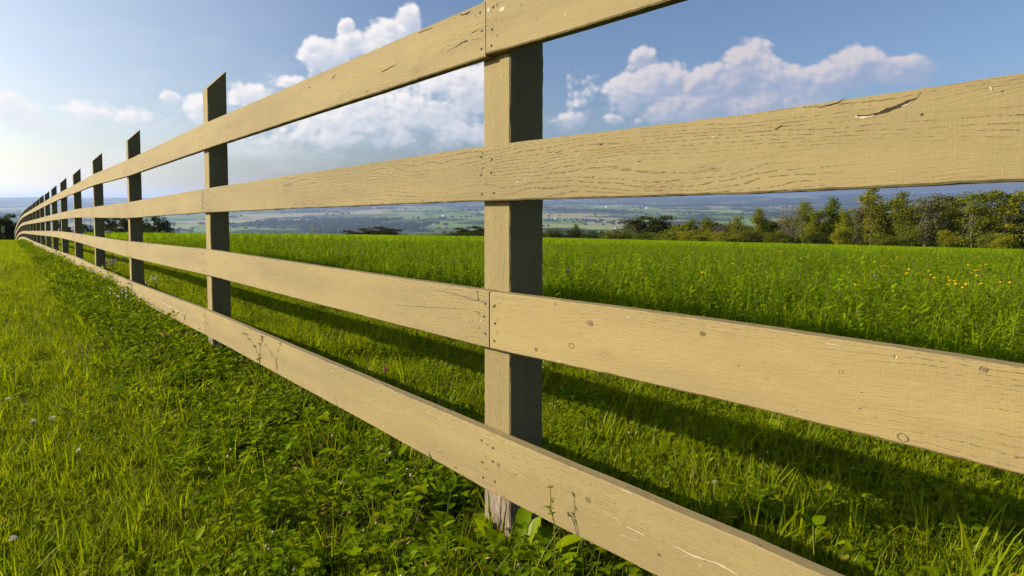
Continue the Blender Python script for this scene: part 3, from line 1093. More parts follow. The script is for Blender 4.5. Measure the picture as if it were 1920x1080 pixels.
def sample(bands, az0=-52, az1=52):
    """random points around the camera, one density per ring"""
    out = []
    for r0, r1, dens in bands:
        area = math.radians(az1 - az0) * (r1 * r1 - r0 * r0) / 2
        n = int(area * dens)
        r = np.sqrt(rng.uniform(r0 * r0, r1 * r1, n))
        a = np.radians(rng.uniform(az0, az1, n))
        out.append(np.stack([r * np.sin(a), r * np.cos(a)], 1))
    return np.concatenate(out)


def up(p):
    return np.stack([p[:, 0], p[:, 1], ground_z(p[:, 0], p[:, 1])], 1)


MEADOW_EDGE = 1.5


def edge(x, y):
    return MEADOW_EDGE + 0.12 * vnoise(x * 2.3, y * 2.3, 4)


# mown grass on both sides of the fence
p = sample([(0.75, 2.2, 2900), (2.2, 4.5, 1400), (4.5, 8, 650), (8, 15, 300)])
d = behind(p[:, 0], p[:, 1])
p = p[d < edge(p[:, 0], p[:, 1]) + 0.1]
d = behind(p[:, 0], p[:, 1])
r = np.hypot(p[:, 0], p[:, 1])
n = len(p)
idx = rng.choice([0, 1, 2, 3, 4, 5, 6, 7, 8, 9], n, p=[.165, .165, .165, .165, .135, .05, .05, .045, .02, .04])
patchy = vnoise(p[:, 0] * 3.1, p[:, 1] * 3.1, 2)
scl = rng.uniform(0.65, 1.15, n) * (1 + 0.25 * patchy) * (1 + 0.30 * smooth(3, 12, r)) * np.where(d > 0, 1.25, 1.0)
scatter('lawn_grass', LAWN_C, up(p), scl, idx, 0.12, 'short mown grass on both sides of the fence', 'grass')

p = sample([(13, 24, 22), (24, 48, 9)], -52, 5)
d = behind(p[:, 0], p[:, 1])
p = p[d < 1.6]
n = len(p)
scatter('lawn_grass', PATCH_C, up(p), rng.uniform(0.8, 1.35, n), rng.integers(0, 4, n), 0.05, 'short lawn grass on the far crest beside the fence', 'grass')

# hay meadow behind
p = sample([(1.6, 4, 230), (4, 9, 130), (9, 22, 48)])
d = behind(p[:, 0], p[:, 1])
e = edge(p[:, 0], p[:, 1])
p = p[d > e]
d = behind(p[:, 0], p[:, 1])
n = len(p)
tall = 0.6 * vnoise(p[:, 0] * 0.9, p[:, 1] * 0.9, 6) + 0.6 * vnoise(p[:, 0] * 3.3, p[:, 1] * 3.3, 12)
scl = rng.uniform(0.75, 1.12, n) * (1 + 0.24 * tall) * (0.72 + 0.28 * smooth(1.4, 2.6, d))
scatter('meadow_grass', MEAD_C, up(p), scl, rng.choice([0, 1, 2, 3, 4, 5], n, p=[.15, .15, .15, .15, .2, .2]), 0.10, 'tall green hay meadow behind the fence', 'grass')

p = sample([(13, 17, 5.0)], -25, -14)
d = behind(p[:, 0], p[:, 1])
p = p[d > 1.8]
n = len(p)
scatter('meadow_grass', MEAD_C, up(p), rng.uniform(1.1, 1.6, n) * (1 + 0.25 * vnoise(p[:, 0] * 2, p[:, 1] * 2, 3)), rng.integers(4, 6, n), 0.10, 'taller leafy weeds along the brow of the meadow', 'weeds')

p = sample([(20, 40, 6.5), (40, 100, 2.6)])
d = behind(p[:, 0], p[:, 1])
p = p[d > 2.0]
n = len(p)
scatter('meadow_grass', MPATCH_C, up(p), rng.uniform(0.75, 1.1, n), rng.integers(0, 4, n), 0.05, 'tall green meadow stretching to the far tree line', 'grass')

# weeds along the fence
s = np.concatenate([rng.uniform(-1.6, 6, 3000), rng.uniform(6, 34, 5200)])
dd = -np.abs(rng.normal(0.0, 1.0, len(s)))
wide = np.interp(s, [-2, 0.5, 2.5, 6, 12, 34], [0.21, 0.21, 0.17, 0.15, 0.12, 0.10])
dd = dd * wide
px = P1[0] + FD[0] * s - FN[0] * dd
py = P1[1] + FD[1] * s - FN[1] * dd
p = np.stack([px, py], 1)
keep = (np.hypot(px, py) > 0.62) & ((dd < -0.035) | (rng.random(len(s)) < 0.4))
inpost = (np.abs(((s + 0.0445 + BAY / 2) % BAY) - BAY / 2) < 0.06) & (dd > -0.03)
keep &= ~inpost
keep &= ~((np.abs(s + 0.02) < 0.13) & (dd > -0.16))
p, s_, dd_ = p[keep], s[keep], dd[keep]
n = len(p)
idx = rng.choice(12, n, p=[.10, .10, .09, .08, .08, .08, .06, .05, .05, .19, .07, .05])
scl = rng.uniform(0.55, 1.25, n) * np.interp(s_, [-1, 1.5, 3.5, 5.5, 12, 20], [0.80, 0.82, 1.1, 1.35, 1.35, 1.1]) * (1 - 0.35 * smooth(0.3, 0.8, -dd_))
scatter('weeds', WEED_C, up(p), scl, idx, 0.16, 'broad-leaved weeds and clover growing along the foot of the fence', 'weeds')
# a thinner sprinkle in the mown strip behind and across the lawn
p = sample([(0.9, 3, 90), (3, 7, 40)])
d = behind(p[:, 0], p[:, 1])
p = p[((d > 0.05) & (d < 1.5)) | ((d < -0.3) & (rng.random(len(p)) < 0.13))]
n = len(p)
idx = rng.choice(12, n, p=[.20, .16, .16, .03, .03, .02, .08, .06, .05, .05, .10, .06])
scatter('weeds', WEED_C, up(p), rng.uniform(0.45, 0.8, n), idx, 0.2, 'clover and small weeds sprinkled through the mown grass', 'weeds')


# ------------------------------------------------------------------ trees
def tree_meshes(name, seed, crowns, trunks, leaves, leaf, mat, bark, wind=(0, 0), spread=0.5, droop=0.0, twigs=14, clumps=60):
    """crowns: (x, y, z, rx, ry, rz) blobs in metres of an 8 m tree; trunks: polylines with radii"""
    random.seed(seed)
    rg = np.random.default_rng(seed)
    tb = Buf()
    for pts, r0, r1 in trunks:
        q = []
        for a, b2 in zip(pts[:-1], pts[1:]):
            for t in (0, 0.5):
                q.append(np.array(a) * (1 - t) + np.array(b2) * t + np.array([random.gauss(0, 0.05), random.gauss(0, 0.05), 0]))
        q.append(np.array(pts[-1]))
        tb.stem(q, r0, 0, 7, r1)
    vol = np.array([c[3] * c[4] * c[5] for c in crowns])
    vol = vol / vol.sum()
    cents = []
    for _ in range(clumps):
        c = crowns[rg.choice(len(crowns), p=vol)]
        u = rg.normal(size=3)
        u /= np.linalg.norm(u)
        u *= rg.random() ** 0.45
        cents.append(np.array(c[:3]) + u * np.array(c[3:]))
    for _ in range(twigs):
        c = cents[rg.integers(len(cents))]
        tr = trunks[rg.integers(len(trunks))][0]
        k = rg.uniform(0.35, 0.95)
        a = np.array(tr[0]) * (1 - k) + np.array(tr[-1]) * k
        m = (a + c) / 2 + np.array([rg.normal(0, 0.15), rg.normal(0, 0.15), 0.2])
        tb.stem([a, m, c], 0.026, 0, 4, 0.008)
    per = max(1, leaves // clumps)
    V = np.zeros((leaves + clumps * 2, 4, 3))
    k = 0
    w = np.array([wind[0], wind[1], 0.0])
    for c in cents:
        nn = max(4, int(per * rg.uniform(0.5, 1.5)))
        sx = spread * rg.uniform(0.6, 1.2)
        for _ in range(nn):
            if k >= len(V):
                break
            o = rg.normal(0, 1, 3) * np.array([sx, sx, sx * 0.62])
            pp = c + o + w * abs(rg.normal()) * sx * 1.3
            pp[2] = max(pp[2], 0.05)
            a = rg.normal(size=3) + w * 0.8
            a /= np.linalg.norm(a)
            b2 = np.cross(a, rg.normal(size=3))
            b2 /= np.linalg.norm(b2)
            L = leaf * rg.uniform(0.6, 1.3)
            V[k] = [pp - a * L * 0.5, pp + b2 * L * 0.28, pp + a * L * 0.5, pp - b2 * L * 0.28]
            k += 1
    V = V[:k]
    vs = V.reshape(-1, 3)
    fs = np.arange(len(vs)).reshape(-1, 4)
    crown = mesh(name + '_crown', vs, fs, [mat], False, None, np.zeros((len(vs), 2)))
    trunk = tb.mesh(name + '_trunk', [bark])
    return trunk, crown


ML_OLIVE = leaf_material('olive_foliage', (0.115, 0.130, 0.012), (0.195, 0.190, 0.022), 0.34, spec=0.03, noise_scale=0.6)
ML_GREEN = leaf_material('green_foliage', (0.092, 0.118, 0.012), (0.160, 0.172, 0.020), 0.34, spec=0.03, noise_scale=0.6)
ML_YELLOW = leaf_material('yellow_green_foliage', (0.138, 0.152, 0.010), (0.225, 0.218, 0.016), 0.36, spec=0.03, noise_scale=0.6)
ML_DARK = leaf_material('dark_and_shaded_foliage', (0.030, 0.042, 0.010), (0.060, 0.070, 0.015), 0.25, spec=0.02, noise_scale=0.6)  # dark leaves; shade inside the tree belt is put into this colour too
ML_GREY = leaf_material('grey_foliage', (0.115, 0.118, 0.042), (0.180, 0.165, 0.070), 0.30, spec=0.03, noise_scale=0.6, tcol=(1.1, 1.0, 0.8))

TT = {}
TT['windswept'] = [tree_meshes('windswept', 11 + i, [(0.5, 0, 6.6, 1.5, 1.1, 0.9), (1.1, 0, 7.2, 1.2, 0.9, 0.6), (0.0, 0, 5.4, 1.2, 0.9, 1.0), (0.2, 0, 3.6, 1.1, 0.9, 1.3), (0.0, 0, 1.6, 1.2, 1.0, 1.3)],
                               [([(0, 0, -0.6), (0.05, 0, 2.2), (0.1, 0.05, 4.4), (0.5, 0, 6.8)], 0.085, 0.02), ([(0.05, 0, 2.6), (-0.25, 0.1, 4.4), (0.0, 0, 6.0)], 0.045, 0.015)],
                               4600, 0.23, m, M_PALETRUNK, (0.55, 0.0), 0.36, twigs=22, clumps=80) for i, m in enumerate((ML_OLIVE, ML_YELLOW, ML_GREY))]
TT['bushy'] = [tree_meshes('bushy', 21 + i, [(0, 0, 2.2, 1.9, 1.7, 2.2), (0.1, 0, 4.6, 1.5, 1.4, 2.0), (0.2, 0, 6.8, 0.9, 0.9, 1.2), (-0.9, 0, 2.8, 1.0, 1, 1.8), (1.0, 0, 3.4, 1.0, 1, 1.6)],
                           [([(0, 0, -0.6), (0.1, 0, 3), (0.15, 0, 7)], 0.13, 0.03)], 5200, 0.27, m, M_TRUNK, (0.15, 0), 0.42, twigs=16, clumps=95)
               for i, m in enumerate((ML_YELLOW, ML_GREEN, ML_OLIVE))]
TT['tall'] = [tree_meshes('tall', 31 + i, [(0, 0, 3.0, 1.3, 1.2, 2.4), (0.15, 0, 5.6, 1.25, 1.1, 1.6), (0.1, 0, 7.3, 0.9, 0.8, 0.8), (0.7, 0, 4.8, 0.9, 0.9, 1.2), (-0.6, 0, 6.2, 0.7, 0.7, 0.9)],
                          [([(0, 0, -0.6), (0.0, 0, 3), (0.15, 0, 7.6)], 0.14, 0.02)], 5000, 0.24, m, M_TRUNK, (0.3, 0), 0.36, twigs=18, clumps=100)
              for i, m in enumerate((ML_OLIVE, ML_GREEN))]
TT['sparse'] = [tree_meshes('sparse', 41, [(0.4, 0, 6.3, 1.6, 1.2, 1.0), (-0.8, 0, 5.4, 1.0, 1.0, 1.0), (0.2, 0, 3.0, 1.6, 1.2, 2.0)],
                            [([(0.05 * k, 0.05 * (k % 3), -0.6), (0.16 * (k - 4), 0.1 * ((k * 7) % 5 - 2), 3.0), (0.40 * (k - 4), 0.2 * ((k * 5) % 5 - 2), 6.6 - 0.12 * (k - 4) ** 2)], 0.05, 0.012) for k in range(9)],
                            1100, 0.17, ML_GREY, M_PALETRUNK, (0.2, 0), 0.40, twigs=40, clumps=60)]
TT['bare'] = [tree_meshes('bare', 45, [(0.0, 0, 6.0, 1.9, 1.2, 1.2), (0.2, 0, 3.5, 1.2, 1.2, 1.6)],
                          [([(0.0, 0, -0.6), (0.12 * (k - 4), 0.1 * ((k * 7) % 5 - 2), 2.6), (0.52 * (k - 4), 0.2 * ((k * 5) % 5 - 2), 7.4 - 0.16 * (k - 4) ** 2)], 0.05, 0.012) for k in range(9)],
                          420, 0.15, ML_GREY, M_PALETRUNK, (0.1, 0), 0.4, twigs=50, clumps=40)]
TT['dense'] = [tree_meshes('dense', 51 + i, [(0, 0, 3.2, 2.9, 2.6, 2.8), (-1.3, 0, 4.8, 1.6, 1.5, 1.6), (1.2, 0, 5.2, 1.7, 1.5, 1.8), (0.1, 0, 6.6, 1.6, 1.5, 1.2)],
                           [([(0, 0, -0.6), (0, 0, 3), (0.1, 0, 6)], 0.2, 0.05)], 8500, 0.38, m, M_TRUNK, (0.05, 0), 0.5, twigs=10, clumps=110)
               for i, m in enumerate((ML_DARK, ML_GREEN))]
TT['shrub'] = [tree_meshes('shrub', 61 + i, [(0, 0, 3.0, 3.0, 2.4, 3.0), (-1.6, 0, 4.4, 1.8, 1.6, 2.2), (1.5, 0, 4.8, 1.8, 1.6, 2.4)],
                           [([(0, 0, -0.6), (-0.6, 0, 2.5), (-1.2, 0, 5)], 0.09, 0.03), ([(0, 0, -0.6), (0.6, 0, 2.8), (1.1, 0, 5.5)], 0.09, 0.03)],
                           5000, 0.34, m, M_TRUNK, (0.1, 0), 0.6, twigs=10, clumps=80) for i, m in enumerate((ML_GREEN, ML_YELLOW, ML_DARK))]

NATW = {'windswept': 3.2, 'bushy': 4.0, 'tall': 3.2, 'sparse': 4.4, 'bare': 4.4, 'dense': 6.2, 'shrub': 6.6}


def plant_tree(kind, var, u, vtop, wpx, dist, label, cat='tree', group=None, name=None):
    d = pix_ray(u, 400)
    d = d / d[1]
    x, y = d[0] * dist, dist
    zt = pix_ray(u, vtop)
    zt = zt[2] / zt[1] * dist
    z0 = gz(x, y)
    h = max(zt - z0, 0.6)
    o = empty(name or ('shrub' if kind == 'shrub' else 'tree'), (x, y, z0))
    tag(o, label, cat, group)
    tr, cr = TT[kind][var % len(TT[kind])]
    a = obj('trunk', tr, o)
    b = obj('crown', cr, o)
    w = wpx / FPX * dist
    o.scale = (w / NATW[kind], w / NATW[kind] * 0.9, h / 8.0)
    o.rotation_euler = (0, 0, random.uniform(-0.5, 0.5) + (math.pi if kind in ('bushy', 'dense', 'shrub', 'bare') and random.random() < 0.5 else 0))
    return o


random.seed(99)
ROW = 'trees along the far edge of the meadow'
LOW = 'shrubs under the meadow edge trees'
FAR = 'small dark trees over the brow of the meadow'
TREES = [
    # kind, variant, u, top, width, distance, label, group
    ('windswept', 1, 1882, 357, 62, 72, 'windswept tree with a round yellow-green crown, at the right end of the meadow edge row', ROW),
    ('windswept', 0, 1822, 352, 66, 73, 'tallest windswept tree with pale forked trunk and crown blown to the right', ROW),
    ('tall', 1, 1850, 392, 44, 80, 'dark green tree filling the gap between the two big windswept trees', ROW),
    ('windswept', 2, 1735, 362, 66, 78, 'greyish flat-topped windswept tree in the middle of the right-hand row', ROW),
    ('windswept', 0, 1776, 366, 54, 80, 'olive windswept tree with a flat crown just left of the tallest windswept one', ROW),
    ('tall', 0, 1690, 362, 50, 80, 'olive tree with feathery top beside the tall dark-topped tree', ROW),
    ('tall', 0, 1634, 353, 52, 82, 'tall full tree whose dark top touches the underside of the second board', ROW),
    ('windswept', 2, 1606, 385, 30, 79, 'slim tree with a bare white trunk below the tall dark-topped tree', ROW),
    ('bushy', 0, 1586, 388, 44, 80, 'bright yellow-green bushy tree left of the bare white trunk', ROW),
    ('tall', 1, 1560, 369, 34, 84, 'slender dark green pointed tree between two yellow-green ones', ROW),
    ('bushy', 0, 1530, 390, 46, 84, 'yellow-green bushy tree beside the fan of grey bare stems', ROW),
    ('sparse', 0, 1482, 375, 74, 86, 'thinly leaved grey tree with a fan of many bare stems', ROW),
    ('tall', 1, 1508, 377, 38, 92, 'leafy green tree behind the fan of grey stems', ROW),
    ('tall', 1, 1422, 390, 28, 98, 'narrow pointed green tree standing alone above the low shrubs', ROW),
    ('bushy', 0, 1382, 402, 36, 100, 'yellowish tree between the bare fan tree and the narrow pointed tree', ROW),
    ('bare', 0, 1352, 410, 46, 100, 'nearly leafless grey tree with branches spread like a fan', ROW),
    ('bushy', 2, 1325, 403, 42, 108, 'rounded olive tree next to the leafless fan tree', ROW),
    ('bushy', 1, 1293, 405, 40, 110, 'pale green tree at the right side of the dark rounded wood', ROW),
    ('dense', 0, 1246, 405, 88, 125, 'dark dome-shaped tree, right one of the rounded wood', ROW),
    ('dense', 0, 1208, 405, 90, 128, 'dark dome-shaped tree, left one of the rounded wood', ROW),
    ('bare', 0, 1184, 418, 34, 118, 'small grey leafless tree at the left foot of the rounded dark wood', ROW),
    ('tall', 0, 1960, 362, 70, 74, 'tree at the right border beyond the last windswept crown', ROW),
    ('dense', 0, 1660, 384, 90, 90, 'shadowy dark tree low behind the tall dark-topped tree', ROW),  # dark back row added to give the shade darkness between the trunks
    ('dense', 0, 1765, 386, 96, 90, 'dark leafy tree low behind the flat-topped windswept trees', ROW),
    ('dense', 0, 1845, 388, 90, 86, 'dark leafy tree low behind the tallest windswept tree', ROW),
    ('dense', 0, 1905, 388, 84, 84, 'dark leafy tree low behind the right end windswept crown', ROW),
    ('dense', 0, 1710, 388, 90, 92, 'dark leafy tree low behind the greyish windswept tree', ROW),
    ('dense', 1, 1280, 418, 84, 110, 'dark dense tree filling the belt behind the pale green tree', ROW),
    ('dense', 0, 1330, 414, 84, 110, 'dark dense tree filling the belt behind the rounded olive tree', ROW),
    ('dense', 1, 1380, 414, 84, 110, 'dark dense tree filling the belt behind the yellowish tree', ROW),
    ('dense', 0, 1430, 410, 84, 110, 'dark dense tree filling the belt behind the narrow pointed tree', ROW),
    ('dense', 1, 1480, 404, 84, 110, 'dark dense tree filling the belt behind the fan of grey stems', ROW),
    ('dense', 0, 1530, 400, 84, 100, 'dark dense tree filling the belt behind the yellow-green bushy tree', ROW),
    ('dense', 1, 1580, 398, 84, 100, 'dark dense tree filling the belt behind the bright bushy tree', ROW),
    ('dense', 0, 1630, 392, 84, 100, 'dark dense tree filling the belt behind the tall dark-topped tree', ROW),
    ('dense', 1, 1680, 390, 84, 100, 'dark dense tree filling the belt behind the feathery topped olive tree', ROW),
    ('dense', 0, 1735, 390, 84, 100, 'dark dense tree filling the belt behind the greyish flat-topped tree', ROW),
    ('dense', 0, 1790, 390, 84, 100, 'dark dense tree filling the belt behind the light green shrub', ROW),
    ('dense', 1, 1840, 392, 84, 100, 'dark dense tree filling the belt behind the tallest windswept tree', ROW),
    ('dense', 0, 1890, 390, 84, 100, 'dark dense tree filling the belt behind the right end windswept tree', ROW),
    ('dense', 1, 1940, 390, 84, 100, 'dark dense tree filling the belt at the right border', ROW),
    ('shrub', 1, 1580, 418, 38, 77, 'yellow-green shrub at the foot of the bushy yellow tree', LOW),
    ('shrub', 0, 1655, 430, 46, 76, 'rounded olive shrub right of the bare white trunk', LOW),
    ('shrub', 0, 1704, 408, 40, 76, 'tall green shrub under the feathery topped olive tree', LOW),
    ('shrub', 1, 1778, 424, 34, 75, 'light green shrub left of the pale forked trunk', LOW),
    ('shrub', 0, 1855, 428, 36, 71, 'green shrub right of the pale forked trunk', LOW),
    ('shrub', 1, 1882, 438, 40, 69, 'low yellow-green shrub in front of the right end tree', LOW),
    ('shrub', 0, 1462, 428, 60, 84, 'green shrub at the foot of the fan of grey stems', LOW),
    ('shrub', 0, 1402, 422, 62, 94, 'dark green shrub under the narrow pointed tree', LOW),
    ('shrub', 1, 1362, 430, 64, 92, 'mustard green shrub at the foot of the leafless fan tree', LOW),
    ('shrub', 1, 1302, 426, 64, 98, 'pale yellow shrub at the foot of the pale green tree', LOW),
    ('shrub', 0, 1252, 430, 60, 110, 'green shrub in front of the right dark dome tree', LOW),
    ('shrub', 0, 1214, 430, 60, 112, 'green shrub in front of the left dark dome tree', LOW),
    ('shrub', 2, 1432, 430, 60, 90, 'low dark shrub right of the narrow pointed tree', LOW),
    ('shrub', 2, 1540, 430, 60, 82, 'dark shrub in the shade between the yellow-green trees', LOW),
    ('shrub', 2, 1735, 430, 70, 80, 'dark shrub in the shade under the flat-topped windswept trees', LOW),
    ('shrub', 2, 1825, 440, 60, 78, 'dark shrub in the shade behind the pale forked trunk', LOW),
    ('shrub', 2, 1905, 436, 50, 78, 'dark shrub in the shade at the right border', LOW),
    ('shrub', 2, 1655, 422, 70, 84, 'dark shrub in the shade behind the rounded olive shrub', LOW),
    ('shrub', 0, 1160, 425, 70, 118, 'green bush just left of the rounded dark wood', FAR),
    ('shrub', 2, 1125, 425, 68, 120, 'low dark bush midway between the big post and the rounded wood', FAR),
    ('tall', 1, 1079, 420, 16, 126, 'single pointed tree rising from the low bushes right of the big post', FAR),
    ('shrub', 2, 1098, 423, 64, 124, 'dark bush right beside the single pointed tree', FAR),
    ('shrub', 2, 1056, 423, 64, 126, 'dark bush left beside the single pointed tree', FAR),
    ('shrub', 0, 1026, 422, 64, 128, 'dark green bush next to the shaded side of the big post', FAR),
    ('dense', 0, 893, 424, 56, 126, 'dark tree touching the sunny side of the big post', FAR),
    ('dense', 0, 862, 427, 52, 128, 'small dark tree second to the left of the big post', FAR),
    ('shrub', 0, 830, 429, 66, 128, 'small green bush third to the left of the big post', FAR),
    ('shrub', 0, 790, 432, 66, 130, 'small green bush midway between the dark wood and the big post', FAR),
    ('dense', 0, 740, 430, 64, 135, 'dark tree at the right end of the low wood beyond the meadow', FAR),
    ('dense', 0, 712, 425, 74, 136, 'highest dark tree in the middle of the low wood beyond the meadow', FAR),
    ('dense', 0, 682, 428, 70, 135, 'dark tree left of the middle of the low wood beyond the meadow', FAR),
    ('dense', 0, 652, 432, 60, 134, 'low dark tree at the left end of the wood beyond the meadow', FAR),
    ('shrub', 0, 606, 434, 20, 132, 'small bush alone left of the low wood beyond the meadow', FAR),
    ('dense', 0, 292, 405, 66, 95, 'dark spreading tree seen between the second and third posts', 'dark trees at the left beyond the fence'),
    ('dense', 0, 262, 409, 54, 100, 'dark tree just right of the third post', 'dark trees at the left beyond the fence'),
    ('dense', 0, 224, 402, 76, 90, 'dark tree just left of the third post', 'dark trees at the left beyond the fence'),
    ('dense', 0, 196, 404, 60, 92, 'dark tree behind the fourth post', 'dark trees at the left beyond the fence'),
    ('dense', 0, 158, 420, 44, 92, 'low dark tree seen between the fourth and fifth posts', 'dark trees at the left beyond the fence'),
    ('dense', 0, 112, 414, 48, 95, 'dark tree behind the sixth post', 'dark trees at the left beyond the fence'),
    ('dense', 0, 18, 401, 62, 48, 'large dark tree at the left border beyond the lawn', 'dark trees at the left beyond the fence'),
    ('dense', 0, -22, 402, 60, 50, 'dark tree cut by the left border of the picture', 'dark trees at the left beyond the fence'),
]
for t in TREES:
    plant_tree(t[0], t[1], t[2], t[3], t[4], t[5], t[6], 'shrub' if t[0] == 'shrub' else 'tree', t[7])


# ------------------------------------------------------------------ far woods and farm buildings
def woods():
    coll = source_collection('wood_sources')
    for i in range(3):
        random.seed(300 + i)
        b = Buf()
        for _ in range(5):
            b.blob((random.gauss(0, 5), random.gauss(0, 5), random.uniform(4, 8)), random.uniform(4, 7), random.uniform(4, 7), 0, 6, 4, 0.3)
        src(coll, 'wood_%d' % i, b, [ML_DARK])
    pts, scl = [], []
    n = 42000
    r = np.exp(rng.uniform(math.log(2600), math.log(11500), n))
    a = np.radians(rng.uniform(-44, 44, n))
    x, y = r * np.sin(a), r * np.cos(a)
    w = vnoise(x / 620.0, y / 1100.0, 8) + 0.35 * vnoise(x / 170.0, y / 420.0, 9)
    strip = np.abs(vnoise(x / 600.0 + 5, y / 500.0, 11))
    keep = (w > 0.46) | ((strip < 0.020) & (rng.random(n) < 0.8))
    p = np.stack([x[keep], y[keep]], 1)
    scatter('distant_woods', coll, up(p), rng.uniform(0.7, 1.6, len(p)), rng.integers(0, 3, len(p)), 0.0, 'dark woods and hedgerows scattered over the hazy valley', 'woods')


woods()
M_HOUSE = flat_material('white_siding', (0.80, 0.78, 0.74), 0.8, 0.05, 0.3)
M_ROOF = flat_material('grey_roof', (0.30, 0.29, 0.29), 0.8, 0.1, 0.3)


def farm(u, v, w, h, label):
    d = pix_ray(u, v)
    t = 2600.0
    while t < 14000 and d[2] * t > gz(d[0] * t, d[1] * t):
        t *= 1.01
    x, y = d[0] * t, d[1] * t
    o = empty('farm_building', (x, y, gz(x, y)))
    tag(o, label, 'building', 'farm buildings in the valley')
    L, W, H = w, w * 0.5, h
    vs = [(sx * L / 2, sy * W / 2, z) for z in (-3, H) for sx, sy in ((-1, -1), (1, -1), (1, 1), (-1, 1))]
    vs += [(-L / 2, 0, H * 1.6), (L / 2, 0, H * 1.6)]
    fs = [(0, 1, 5, 4), (1, 2, 6, 5), (2, 3, 7, 6), (3, 0, 4, 7), (4, 7, 8), (5, 9, 6)]
    obj('wall', mesh('farm_wall', vs, fs, [M_HOUSE]), o)
    e = 0.8
    ru = [(-L / 2 - e, -W / 2 - e, H - 0.6), (L / 2 + e, -W / 2 - e, H - 0.6), (L / 2 + e, 0, H * 1.6 + 0.3), (-L / 2 - e, 0, H * 1.6 + 0.3),
          (-L / 2 - e, W / 2 + e, H - 0.6), (L / 2 + e, W / 2 + e, H - 0.6)]
    ru2 = [(a, b, c + 0.4) for a, b, c in ru]
    fs = [(6, 7, 8, 9), (9, 8, 11, 10), (1, 0, 3, 2), (2, 3, 4, 5), (0, 1, 7, 6), (4, 10, 11, 5), (0, 6, 9, 3), (3, 9, 10, 4), (1, 2, 8, 7), (2, 5, 11, 8)]
    obj('roof', mesh('farm_roof', ru + ru2, fs, [M_ROOF]), o)
    o.rotation_euler = (0, 0, random.uniform(-0.5, 0.5))


random.seed(12)
for u, v, w, h, lab in [
    (702, 391, 40, 14, 'largest white farm building high on the far valley side, left of the big post'),
    (813, 423, 22, 8, 'small white farm building low in the valley just left of the big post'),
    (602, 397, 30, 8, 'long pale farm building on the far valley side, left of the largest white one'),
    (830, 406, 26, 7, 'long pale farm building midway up the valley near the big post'),
    (327, 419, 22, 8, 'white farm building in the valley between the second and third posts'),
    (358, 417, 14, 6, 'tiny pale farm building just left of the second post'),
    (1042, 410, 26, 8, 'white farm building in the valley just right of the big post'),
    (1155, 429, 14, 6, 'tiny white farm building left of the rounded dark wood'),
    (1140, 389, 60, 12, 'pale farm building high on the far valley side, right of the big post'),
    (1215, 391, 50, 12, 'pale farm building on the far valley side above the rounded dark wood'),
    (640, 427, 16, 6, 'tiny pale farm building low in the valley above the dark wood'),
]:
    farm(u, v, w, h, lab)


# ------------------------------------------------------------------ flowers and single plants
def head_round(b, c, r, slot, n=60):
    for _ in range(n):
        u = np.random.default_rng(random.randint(0, 10 ** 9)).normal(size=3)
        u /= np.linalg.norm(u)
        u[2] = abs(u[2]) * 0.9 - 0.25
        b.leaf(np.array(c) + u * r * 0.35, u, (0.1, 0.2, 1), r * 0.8, r * 0.28, 0.2, slot, 0.0, (0.3, 1.0, 0.2))


def flower_thing(name, label, cat, u, v, h, build, group=None, pos=None, over=0.0):
    p = on_ground(u, v, h) if pos is None else pos
    x, y = p[0], p[1]
    z0 = gz(x, y)
    o = empty(name, (x, y, z0))
    tag(o, label, cat, group)
    build(o, max(p[2] - z0, 0.02))
    return o


def clover_flower(r, mat, stem_leaves=True):
    def f(o, h):
        sb = Buf()
        sb.stem([(0.004, 0, 0), (0.0, 0.002, h * 0.5), (0, 0, h)], 0.0011, 0, 4)
        if stem_leaves:
            for k in range(3):
                q = random.uniform(0, 6)
                sb.leaf((0, 0, h * 0.8), (math.cos(k * 2.1), math.sin(k * 2.1), 0.3), (0, 0, 1), 0.016, 0.008, 0.2, 0)
        obj('stem', sb.mesh('clover_stem', [M_STEM]), o)
        hb = Buf()
        head_round(hb, (0, 0, h), r, 0)
        obj('flower_head', hb.mesh('clover_head', [mat]), o)
    return f


random.seed(77)
flower_thing('clover_flower', 'pink clover flower in the weeds left of the second post', 'flower', 306, 629, 0.15, clover_flower(0.019, M_PINK), 'pink clover flowers')
flower_thing('clover_flower', 'pink clover flower in the mown strip just behind the lowest board', 'flower', 723, 694, 0.12, clover_flower(0.014, M_PINK), 'pink clover flowers')
for (u, v, lab) in [(62, 790, 'whitish flower head in the lawn near the left border'), (98, 784, 'whitish flower head in the lawn, second from the left border')]:
    flower_thing('clover_flower', lab, 'flower', u, v, 0.07, clover_flower(0.009, M_WHITE), 'white clover flowers in the lawn')
for (u, v) in [(383, 776), (465, 784), (404, 810), (472, 812), (212, 690), (147, 845), (398, 690), (15, 748), (640, 905), (24, 1010), (540, 735), (590, 668), (1340, 905),
               (455, 700), (345, 742), (255, 650), (170, 600), (120, 660)]:
    flower_thing('clover_flower', 'small white clover flower in the mown grass', 'flower', u, v, 0.06, clover_flower(0.007, M_WHITE, False), 'small white clover flowers')


def yellow_flower(size):
    def f(o, h):
        sb = Buf()
        g0 = h - 0.22
        sb.stem([(0, 0, max(0, g0)), (0.01, 0.0, h - 0.1), (0, 0, h)], 0.0014, 0, 4)
        sb.leaf((0.005, 0, h - 0.12), (1, 0.3, 0.5), (0, 0, 1), 0.03, 0.01)
        obj('stem', sb.mesh('yellow_flower_stem', [M_STEM]), o)
        hb = Buf()
        n = 9
        for k in range(n):
            a = 2 * math.pi * k / n
            hb.leaf((0, 0, h), (math.cos(a), math.sin(a), random.uniform(0.25, 0.9)), (0, 0, 1), size, size * 0.5, 0.1, 0, 0.1, (0.4, 1.0, 0.9, 0.4))
        hb.blob((0, 0, h + size * 0.2), size * 0.45, size * 0.35, 0, 7, 4)
        obj('flower_head', hb.mesh('yellow_flower_head', [M_YELLOW]), o)
    return f


